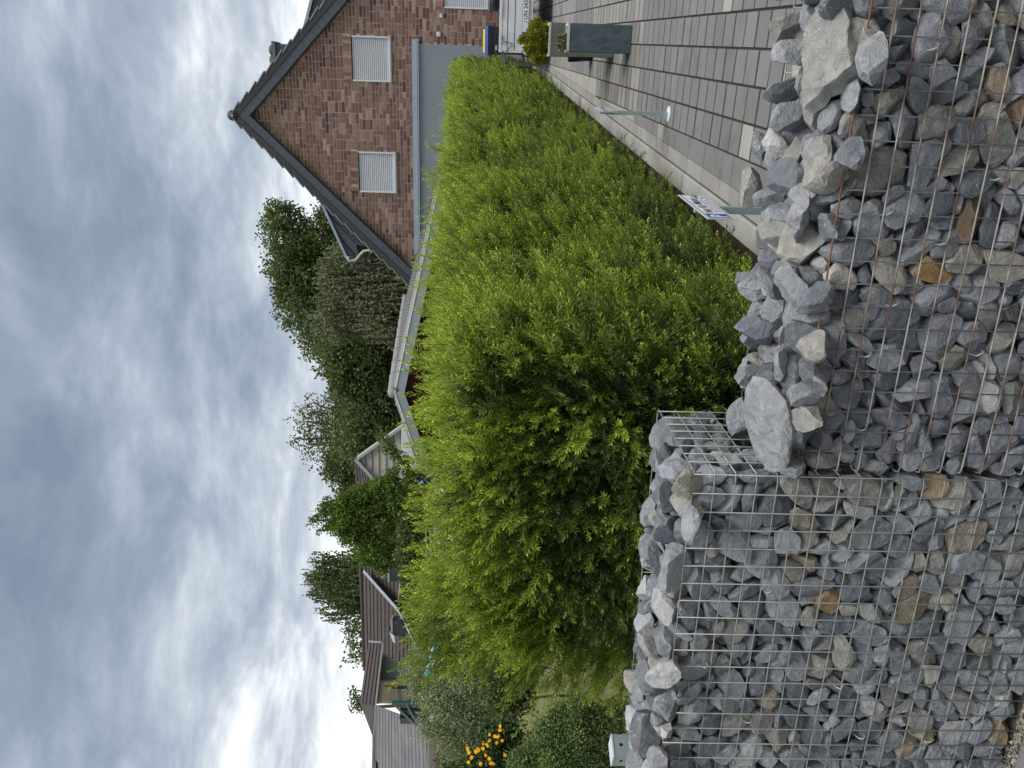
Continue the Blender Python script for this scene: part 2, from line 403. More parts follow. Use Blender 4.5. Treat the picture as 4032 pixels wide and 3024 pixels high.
# ================================================================ house
HN=Vector((.07,-1,0)).normalized(); HT=Vector((1,.07,0)).normalized(); HP=Vector((0,20.5,0)); HB=-HN
def H(s,z,o=0): return HP+HT*s+Vector((0,0,z))+HN*o        # o: distance in front of the wall
GZ=.82
apex=(-1.95,7.65); eL=(-5.53,3.78)
sR=.948
def topz(s): return apex[1]-(apex[0]-s)*((apex[1]-eL[1])/(apex[0]-eL[0])) if s<apex[0] else apex[1]-(s-apex[0])*sR
SR=2.9
house=thing('brick_house',H(-1.5,GZ),'steep gabled brick house with closed white roller shutters beyond the hedge','house')
MORT=simple('mortar',(.50,.445,.385),.95,.1,0,.12,25)
def brick_mat(name,src):
    k=Mt(name,.9,.15); col=k.objinfo('Color') if src=='obj' else k.attr('col')
    g=k.n.new('ShaderNodeNewGeometry'); v=g.outputs['Position']; n1=k.noise(14,5,.7,vec=v); n2=k.noise(60,4,.6,vec=v)
    k.base(k.mix(k.rng(n1,.35,.7,0,.6),col,(.62,.55,.5),'MULTIPLY')); k.bump(n2,.6,.006); return k.m
BR_O=brick_mat('brick_clay','obj'); BR_A=brick_mat('brick_clay_joined','attr')
wins=[(-1.06,-.02,4.045,5.02),(-3.725,-2.71,3.975,4.945),(.64,1.75,1.68,2.78)]
q=MB(); sb=sorted([eL[0],apex[0],SR]+[w_[0] for w_ in wins]+[w_[1] for w_ in wins])
for s0,s1 in zip(sb[:-1],sb[1:]):
    gaps=sorted([(w_[2],w_[3]) for w_ in wins if w_[0]<(s0+s1)/2<w_[1]]); z=GZ-.4
    for g0,g1 in gaps: q.prism([H(s0,z,-.012),H(s1,z,-.012),H(s1,g0,-.012),H(s0,g0,-.012)],HB*.3); z=g1
    q.prism([H(s0,z,-.012),H(s1,z,-.012),H(s1,topz(s1),-.012),H(s0,topz(s0),-.012)],HB*.3)
hwall=q.put('wall',MORT,house)
bs,bl,bh=.0855,.0,.0665
plast=(-5.6,-.16,GZ-.4,3.41)
bricks=[]
rnd=random.Random(11)
cols=[((.175,.090,.078),7),((.135,.068,.064),4.5),((.21,.125,.103),5),((.26,.175,.14),4.5),((.31,.22,.175),2.5),((.075,.054,.060),1.1),((.19,.110,.095),5)]
def bcol(r):
    t=r.random()*sum(c[1] for c in cols)
    for c,w_ in cols:
        t-=w_
        if t<=0: break
    f=r.uniform(.85,1.15)*1.22; return tuple(x*f for x in c)
row=0; z=GZ+.1
zb=4.045-38*.0845
while True:
    z=zb+row*.0845; row+=1
    if z>7.5: break
    s=eL[0]+rnd.uniform(0,.12)*0+ (0 if row%2 else .06); first_=True
    s=eL[0]
    if row%2: pat=[.115]
    else: pat=[.24]
    warm=noise.noise(Vector((z*1.3,0,7)))
    while s<SR:
        if pat: l=pat.pop(0)
        else: l=.24 if rnd.random()<.78 else .115
        s1=s+l
        def add(a,bb_):
            if bb_-a<.03: return
            zt=z+bh
            lim=max(topz(a),topz(bb_))+.04
            if z>lim-.01: return
            if zt>lim: 
                if lim-z<.02: return
            for w_ in wins:
                if a<w_[1] and bb_>w_[0] and z<w_[3]+.0 and z+bh>w_[2]: 
                    if a<w_[0]-.03: return add(a,w_[0])
                    if bb_>w_[1]+.03: return add(w_[1],bb_)
                    return
                # soldier course above the window
                if a<w_[1]+.03 and bb_>w_[0]-.03 and w_[3]-.01<=z+bh*.5<w_[3]+.2:
                    if a<w_[0]-.06: return add(a,w_[0]-.04)
                    if bb_>w_[1]+.06: return add(w_[1]+.04,bb_)
                    return
            if a<plast[1] and z<plast[3]:
                if bb_>plast[1]+.03 and a<plast[1]-.02: return add(plast[1]+.01,bb_)
                if a<plast[1]-.02: return
            cl=bcol(rnd)
            if warm>.1 and rnd.random()<.3: cl=tuple(.6*x+.4*y_ for x,y_ in zip(cl,(.34,.24,.175)))
            bricks.append((a,bb_,z,min(zt,lim),cl,rnd.uniform(-.003,.003)))
        add(s,s1); s=s1+.017
# soldier bricks
for w_ in wins:
    n=int((w_[1]-w_[0]+.08)/.0815); x=w_[0]-.04
    for i in range(n):
        cl=bcol(rnd); bricks.append((x+i*.0815,x+i*.0815+.07,w_[3]+.012,w_[3]+.195,tuple(min(.4,c*1.15) for c in cl),.001))
def seen(br):
    p=H((br[0]+br[1])/2,(br[2]+br[3])/2)-CAMP; z_=p.dot(FW); u=1512+FPX*p.dot(RT)/z_; return (u<3024), z_
full=[br for br in bricks if abs(br[1]-br[0]-.24)<.001 and abs(br[3]-br[2]-bh)<.002 and seen(br)[0]]
full.sort(key=lambda b_:seen(b_)[1]); pick=set(full[:300])
q=MB(); q.box(-HT*.12+HN*0-Vector((0,0,bh/2)),HT*.24,HN*.012,Vector((0,0,bh))); bme=q.mesh('brick'); bme.materials.append(BR_O)
# shaped like a slightly worn brick: chamfer the front edge
q=MB(); sm=[]
e=.003
lo=[-HT*.12-Vector((0,0,bh/2)),HT*.12-Vector((0,0,bh/2)),HT*.12+Vector((0,0,bh/2)),-HT*.12+Vector((0,0,bh/2))]
bme=bpy.data.meshes.new('brick'); vv=[tuple(x-HN*.02) for x in lo]+[tuple(x-HN*.004) for x in lo]+[tuple(x*.985-HN*.0005) for x in lo]
bme.from_pydata(vv,[],[(0,1,5,4),(1,2,6,5),(2,3,7,6),(3,0,4,7),(4,5,9,8),(5,6,10,9),(6,7,11,10),(7,4,8,11),(8,9,10,11)]); bme.materials.append(BR_O); bme.update()
q=MB()
for br in bricks:
    a,b_,z,zt,cl,o_=br
    if br in pick:
        o=bpy.data.objects.new('brick',bme); COL.objects.link(o); o.parent=hwall; o.location=H((a+b_)/2,z+bh/2,o_)-WL[house.name]; o.color=(*cl,1)
        continue
    if H(b_,z).x> 3.2: continue
    P0_=[H(a,z,-.012),H(b_,z,-.012),H(b_,zt,-.012),H(a,zt,-.012)]; P1=[H(a,z,-.004+o_*.5),H(b_,z,-.004+o_*.5),H(b_,zt,-.004+o_*.5),H(a,zt,-.004+o_*.5)]
    c4=sum((p for p in P1),Vector())/4; P2=[c4+(p-c4)*.985+HN*.004 for p in P1]
    n=len(q.v); q.v+=[tuple(p) for p in P0_+P1+P2]
    for f in ((0,1,5,4),(1,2,6,5),(2,3,7,6),(3,0,4,7),(4,5,9,8),(5,6,10,9),(6,7,11,10),(7,4,8,11),(8,9,10,11)):
        q.f.append(tuple(n+i for i in f)); q.c.append(cl)
o=place('brickwork',q.mesh('brickwork',WL[house.name],normals=False),BR_A,hwall,WL[house.name]); tag(o,kind='stuff')
# fix: pieces hang on the wall, whose own origin is the house origin
# grey render patch with zinc flashing
PLAS=simple('grey_render',(.235,.265,.29),.9,.2,0,.05,3,.15)
q=MB(); q.box(H(plast[0]+.05,plast[2],-.01),HT*(plast[1]-plast[0]-.05),HN*.06,Vector((0,0,plast[3]-plast[2]))); q.put('render_panel',PLAS,house)
ZINC=simple('zinc_sheet',(.30,.36,.42),.45,.5,.35,.08,5)
q=MB(); q.box(H(-5.3,3.395,-.0),HT*(5.3-.06),HN*.10,Vector((0,0,.035))); q.box(H(-5.3,3.43,0),HT*(5.3-.06),HN*.035,Vector((0,0,.11))); q.box(H(-5.3,3.37,.088),HT*(5.3-.06),HN*.012,Vector((0,0,.04)))
q.put('flashing',ZINC,house)
# shutters
WHITE=simple('white_frame',(.62,.64,.65),.5,.4,0,.03,4); SLAT=simple('shutter_slat',(.50,.52,.565),.45,.4,0,.03,4); BLACK=simple('dark_gap',(.012,.012,.014),.8)
for wi,(a,b_,z0,z1) in enumerate(wins):
    q=MB(); 
    q.box(H(a,z0,-.10),HT*(b_-a),HN*.02,Vector((0,0,z1-z0)),(0,0,0)); win=q.put('window',BLACK,house,H((a+b_)/2,z0))
    q=MB(); fw=.035
    q.box(H(a+.004,z0+.03,-.08),HT*fw,HN*.10,Vector((0,0,z1-z0-.055))); q.box(H(b_-fw-.004,z0+.03,-.08),HT*fw,HN*.10,Vector((0,0,z1-z0-.055)))
    q.put('frame',WHITE,win)
    q=MB(); q.box(H(a-.02,z0-.01,-.05),HT*(b_-a+.04),HN*.10,Vector((0,0,.028))); q.put('sill',simple('sill_%d'%wi,(.30,.33,.32),.6),win)
    q=MB(); q.box(H(a+fw+.004,z0+.03,-.05),HT*(b_-a-2*fw-.008),HN*.035,Vector((0,0,.045)))
    q.box(H(a+.14,z0+.045,-.016),HT*.02,HN*.012,Vector((0,0,.012))); q.box(H(b_-.16,z0+.045,-.016),HT*.02,HN*.012,Vector((0,0,.012))); q.put('end_slat',WHITE,win)
    n=int((z1-z0-.12)/.0465); h=(z1-z0-.10)/n
    for i in range(n):
        z=z0+.077+i*h; q=MB(); A=H(a+fw+.004,z,0); W_=HT*(b_-a-2*fw-.008)
        prof=[(0,-.058),(.002,-.046),(.3*h,-.0385),(.7*h,-.0385),(h-.005,-.046),(h-.001,-.058)]
        q.prism([A+Vector((0,0,pz))+HN*po for pz,po in prof],W_)
        q.put('slat',SLAT,win)
# ---- verge: slate hung bargeboard, roof tiles seen end on, ridge cap
SLATE=simple('slate',(.070,.080,.098),.62,.35,0,.16,14,.2); TILE=simple('roof_tile',(.045,.048,.056),.6,.35,0,.15,10)
TILEE=simple('tile_edge',(.20,.205,.20),.7,.3,0,.1,10)
APX=H(-1.945,7.96); LF=H(-6.06,3.62); RG=H(SR,7.96-(SR+1.945)*.945)
roof_root=None
def sd_(a,b_): return (b_-a).normalized()
q=MB()
for (P,Q) in ((APX,LF),(APX,RG)):
    d=(Q-P); nrm=d.normalized().cross(HN).normalized(); 
    if nrm.z<0: nrm=-nrm
    # roof slab running back
    q.hexa([P-nrm*.02+HN*.20,Q-nrm*.02+HN*.20,Q-nrm*.02+HB*9,P-nrm*.02+HB*9,P+nrm*.02+HN*.20,Q+nrm*.02+HN*.20,Q+nrm*.02+HB*9,P+nrm*.02+HB*9])
roof=q.put('roof',TILE,house)
for (P,Q,sg) in ((APX,LF,-1),(APX,RG,1)):
    d=(Q-P); ln=d.length; d=d/ln; nrm=d.cross(HN).normalized()
    if nrm.z<0: nrm=-nrm
    # slate covered bargeboard
    n=int(ln/.19); step=ln/n
    for i in range(n):
        q=MB(); a=P+d*(i*step+.003); w_=step-.004
        q.hexa([a-nrm*.30+HN*.222,a+d*w_-nrm*.30+HN*.222,a+d*w_-nrm*.30+HN*.19,a-nrm*.30+HN*.19,
                a-nrm*.085+HN*.214,a+d*w_-nrm*.085+HN*.214,a+d*w_-nrm*.085+HN*.19,a-nrm*.085+HN*.19]); q.put('slate',SLATE,roof)
    q=MB(); q.box(P-nrm*.31+HN*.19,d*ln,HB*.19,nrm*.02); q.box(P-nrm*.30+HN*.20,d*ln,HB*.02,nrm*.27); q.put('soffit',SLATE,roof)
    # verge tiles, each lapping the next
    n=int(round(ln/.335)); step=ln/n
    for i in range(n):
        q=MB(); a=P+d*(i*step); 
        b0,b1=.015,.0
        lo=.02; hi=.075
        q.hexa([a-nrm*.095+HN*.235,a+d*(step+.0)-nrm*.095+HN*.235,a+d*step-nrm*.095+HN*.0,a-nrm*.095,
                a+nrm*lo+HN*.235,a+d*(step+.03)+nrm*hi+HN*.235,a+d*(step+.03)+nrm*hi+HB*.12,a+nrm*lo+HB*.12])
        q.put('verge_tile',TILE,roof)
        q=MB(); q.tube([a+nrm*(lo+.003)+HN*.235,a+d*(step+.03)+nrm*(hi+.006)+HN*.235],.020,6); q.put('tile_lip',TILEE,roof)
q=MB(); q.tube([APX+HN*.25-Vector((0,0,.015)),APX+HB*9-Vector((0,0,.015))],.125,14); q.put('ridge_cap',TILE,roof,smooth=True)
q=MB(); q.tube([APX+HN*.262-Vector((0,0,.015)),APX+HN*.25-Vector((0,0,.015))],.02,8); q.put('ridge_screw',WHITE,roof)
# eave end: white gutter and boxed soffit at the left
q=MB(); ex=H(-6.02,3.5,.12); q.tube([ex,ex+HB*8],.07,8); q.put('gutter',ZINC,house,smooth=True)
q=MB(); q.prism([H(-5.53,3.78,.10),H(-5.98,3.40,.10),H(-5.80,3.30,.10),H(-5.53,3.42,.10)],HB*.3); q.put('eave_box',simple('eave_wood',(.22,.215,.21),.7),house)
# chimney
cb=at_pl(1120,198,HP+HB*4.0,HN); 
def HQ(X,Y,back): return at_pl(X,Y,HP+HB*back,HN)
c1=HQ(1080,172,2.2); c2=HQ(1080,255,2.2)
q=MB(); z0=5.6; z1=HQ(1086,210,2.2).z
L0=Vector((c2.x,c2.y,z0)); W_=(c1-c2); W_.z=0
q.box(L0,W_,HB*.55,Vector((0,0,z1-z0))); ch=q.put('chimney',SLATE,house,H(-1,6.5))
q=MB(); Wn=W_.normalized(); q.box(L0+Vector((0,0,z1-z0))-Wn*.04-HB*.05,W_+Wn*.10,HB*.65,Vector((0,0,.09))); q.put('chimney_cap',simple('cap_concrete',(.16,.15,.15),.9),ch)
for t in (.24,.72):
    q=MB(); p=L0+W_*t+HB*.27+Vector((0,0,z1-z0+.09)); q.tube([p,p+Vector((0,0,.05)),p+Vector((0,0,.12)),p+Vector((0,0,.15))],[.11,.125,.125,.08],12); q.put('chimney_pot',simple('pot_clay_%d'%int(t*100),(.13,.125,.115),.9),ch,smooth=True)
# dormers: slate cheek, flat roof with pale edge
def dormer(pts,back,lab,edge,thick=2.4):
    P=[HQ(x,y,back) for x,y in pts]; q=MB(); q.prism(P,HB*thick); dm=q.put('dormer',SLATE,house,P[0],label=lab)
    q=MB(); a,b_=HQ(*edge[0],back),HQ(*edge[1],back); up=Vector((0,0,.05))
    q.hexa([a+HN*.06-up,b_+HN*.06-up,b_+HB*thick-up,a+HB*thick-up,a+HN*.06+up*.4,b_+HN*.06+up*.4,b_+HB*thick+up*.4,a+HB*thick+up*.4]); q.put('roof_edge',ZINC,dm)
    # slate courses
    return dm
dmL=dormer([(1262,778),(1368,1015),(1415,1016),(1402,962),(1478,978),(1430,860)],.35,'slate clad dormer cheek on the left roof slope',((1252,770),(1366,1018)))
dmR=dormer([(1236,-10),(1193,135),(1215,150),(1330,-10)],.35,'slate clad dormer cheek on the right roof slope',((1228,-12),(1190,138)))
for (x0,y0,x1,y1) in ((1290,840,1400,960),(1330,870,1420,960),(1310,900,1395,1005),(1285,800,1440,905),(1345,945,1395,1010)):
    q=MB(); q.tube([HQ(x0,y0,.33),HQ(x1,y1,.33)],.008,4); q.put('slate_joint',TILE,dmL)
# downpipe of the dormer
q=MB(); pp=[(1372,1010),(1372,1024),(1392,1026),(1402,1022),(1420,1000),(1432,988),(1455,985),(1485,987)]
q.tube([HQ(x,y,.25) for x,y in pp],.035,8); q.put('downpipe',simple('pipe_grey',(.40,.42,.41),.5,.4),dmL,smooth=True)
q=MB(); p=HQ(1374,1020,.25); q.tube([p-HN*.05,p+HB*2.0],.07,8); q.put('dormer_gutter',ZINC,dmL,smooth=True)
# small fittings on the wall
def disc(name,c,r,t,mat,par,n=HN):
    q=MB(); q.tube([c,c+n*t*.7,c+n*t],[r,r,r*.8],16); return q.put(name,mat,par,smooth=False)
dd=disc('wall_lamp',H(.065,2.88,0),.06,.07,WHITE,house); disc('lamp_glass',H(.065,2.88,.07),.042,.012,SLAT,dd)
q=MB(); q.box(H(.43,2.80,0),HT*.085,HN*.05,Vector((0,0,.06))); q.put('sensor_box',WHITE,house)

# ================================================================ gabion baskets
def rock_bm(seed,flat=False,planes=None):
    rnd=random.Random(seed*7919+13)
    bm=bmesh.new()
    bmesh.ops.create_icosphere(bm,subdivisions=2,radius=1.0)
    sx,sy,sz=1.0,rnd.uniform(.66,.9),rnd.uniform(.42,.72)
    if flat: sx,sy,sz=1,.66,.30
    for i in range(rnd.randint(8,11)):
        n=Vector((rnd.gauss(0,1),rnd.gauss(0,1),rnd.gauss(0,1))).normalized()
        h=rnd.uniform(.48,.78)
        r=bmesh.ops.bisect_plane(bm,geom=bm.verts[:]+bm.edges[:]+bm.faces[:],plane_co=n*h,plane_no=n,clear_outer=True,dist=1e-5)
        ed=[e for e in r['geom_cut'] if isinstance(e,bmesh.types.BMEdge)]
        if ed: bmesh.ops.contextual_create(bm,geom=ed)
    bmesh.ops.remove_doubles(bm,verts=bm.verts,dist=.03)
    bmesh.ops.dissolve_limit(bm,angle_limit=.12,verts=bm.verts,edges=bm.edges)
    for v in bm.verts: v.co=Vector((v.co.x*sx,v.co.y*sy,v.co.z*sz))
    m=max(v.co.length for v in bm.verts)
    for v in bm.verts: v.co/=m
    return bm
def rock_me(seed,flat=False,cuts=2):
    bm=rock_bm(seed,flat); r=random.Random(seed+99)
    bmesh.ops.bevel(bm,geom=bm.edges[:],offset=.013,segments=1,affect='EDGES',clamp_overlap=True)
    bmesh.ops.triangulate(bm,faces=bm.faces)
    for it in range(cuts):
        ed=[e for e in bm.edges if e.calc_length()>(.42 if it==0 else .26)]
        if ed: bmesh.ops.subdivide_edges(bm,edges=ed,cuts=1)
        bmesh.ops.triangulate(bm,faces=[f for f in bm.faces if len(f.verts)>3])
    o=Vector((seed*3.7,seed*1.3,0))
    for v in bm.verts:
        d=noise.noise_vector(v.co*2.4+o)*(.06 if flat else .024)+noise.noise_vector(v.co*5+o)*(.05 if flat else .022)
        # stepped fracture along one direction
        t=v.co.dot(Vector((.3,.2,.93)).normalized())*5
        d+=Vector((.3,.2,.93))*((round(t)-t)*.022)
        v.co+=d
    me=bpy.data.meshes.new('stone_shape'); bm.to_mesh(me); bm.free(); 
    return me
def stone_mat(name,src):
    k=Mt(name,.82,.3); col=k.objinfo('Color') if src=='obj' else k.attr('col')
    g=k.n.new('ShaderNodeNewGeometry'); v=g.outputs['Position']
    if src=='obj': rn=k.objinfo('Random')
    a=k.noise(16,6,.62,.4,vec=v); b_=k.noise(60,6,.7,vec=v); c=k.noise(7,4,.5,1.2,vec=v); f=k.noise(220,3,.7,vec=v)
    # tonal drift, weathered patches, thin pale calcite veins
    c1=k.mix(k.rng(a,.3,.72,0,.75),col,k.mix(1,col,(.60,.61,.635),'MULTIPLY'))
    c2=k.mix(k.rng(c,.58,.76,0,.5),c1,(.36,.335,.285))
    w=k.n.new('ShaderNodeTexNoise'); w.inputs['Scale'].default_value=11; w.inputs['Detail'].default_value=3; w.inputs['Distortion'].default_value=1.5; k.l.new(v,w.inputs['Vector'])
    r=k.add(w.outputs[0],-.5); ab=k.n.new('ShaderNodeMath'); ab.operation='ABSOLUTE'; k.l.new(r,ab.inputs[0])
    vein=k.rng(ab.outputs[0],.0,.011,1,0); vm=k.mul(vein,k.rng(k.noise(5,2,.5,vec=v),.5,.62,0,.75))
    c3=k.mix(vm,c2,(.56,.56,.55))
    c4=k.mix(k.rng(b_,.62,.76,0,.6),c3,(.50,.50,.49))
    pt=k.rng(g.outputs['Pointiness'],.52,.60,0,.7); c5=k.mix(pt,c4,(.52,.52,.51)); sp2=k.noise(32,5,.75,1.0,vec=v); c4=k.mix(k.rng(sp2,.56,.70,0,.6),c5,k.mix(1,col,(.62,.62,.64),'MULTIPLY'))
    k.base(c4); k.rough(k.rng(a,.3,.7,.7,.9))
    k.bump(b_,.8,.009); k.bump(sp2,.8,.018); k.bump(f,.35,.002); return k.m
ST_O=stone_mat('quarry_stone','obj'); ST_A=stone_mat('quarry_stone_joined','attr')
NV=24
shapes=[rock_me(i) for i in range(NV)]
for s_ in shapes: s_.materials.append(ST_O)
def stone_col(r):
    t=r.random()
    if t<.40: c=(.345,.355,.375)
    elif t<.70: c=(.215,.226,.247)
    elif t<.83: c=(.50,.507,.52)
    elif t<.91: c=(.34,.33,.30)
    elif t<.965: c=(.48,.45,.39)
    elif t<.978: c=(.42,.31,.18)
    else: c=(.55,.545,.53)
    f=r.uniform(.80,1.2); return tuple(x*f for x in c)
def unpack(s):
    return np.array(s,dtype=float).reshape(-1,9)
Q_=Quaternion((0,0,1),GA)
def basket_stones(root,data,seed,special={}):
    r=random.Random(seed); arr=unpack(data); buf=[]; 
    for i,row in enumerate(arr):
        v=int(row[0]); rad=row[1]/10000*GROW; p=G(row[2]/1000,row[3]/1000,row[4]/1000)
        qq=Q_@Quaternion([x/1000 for x in row[5:9]]).normalized(); c=special.get(i) or stone_col(r)
        if i<298:
            o=bpy.data.objects.new('stone',shapes[v]); COL.objects.link(o); o.parent=root; o.location=p-WL[root.name]
            o.rotation_mode='QUATERNION'; o.rotation_quaternion=qq; o.scale=(rad,)*3; o.color=(*c,1)
        else: buf.append((v,rad,p,qq,c))
    if buf:
        V=[];F=[];C=[];n=0
        cache={}
        for v,rad,p,qq,c in buf:
            if v not in cache:
                me=shapes[v]; co=np.zeros(len(me.vertices)*3); me.vertices.foreach_get('co',co); fi=np.zeros(len(me.polygons)*3,dtype=np.int32); me.polygons.foreach_get('vertices',fi)
                cache[v]=(co.reshape(-1,3),fi.reshape(-1,3))
            co,fi=cache[v]; Rm=np.array(qq.to_matrix()); V.append(co@Rm.T*rad+np.array(p-WL[root.name])); F.append(fi+n); n+=len(co); C.append(np.tile(np.array([*c,1],dtype=np.float32),(len(fi)*3,1)))
        V=np.concatenate(V);F=np.concatenate(F);C=np.concatenate(C)
        me=bpy.data.meshes.new('small_stones'); me.vertices.add(len(V)); me.vertices.foreach_set('co',V.ravel()); me.loops.add(len(F)*3); me.loops.foreach_set('vertex_index',F.ravel().astype(np.int32))
        me.polygons.add(len(F)); me.polygons.foreach_set('loop_start',np.arange(0,len(F)*3,3,dtype=np.int32)); me.update()
        at=me.color_attributes.new('col','FLOAT_COLOR','CORNER'); at.data.foreach_set('color',C.ravel())
        o=place('small_stones',me,ST_A,root,WL[root.name]); tag(o,kind='stuff')
gabL=thing('gabion_basket',G(-.5,.2,0),'taller galvanised wire basket filled with grey quarry stones beside the pavement','gabion','stone baskets of the garden wall')
gabR=thing('gabion_basket',G(.6,.2,0),'lower stone basket with rusty brown long wires in front of the drive','gabion','stone baskets of the garden wall')
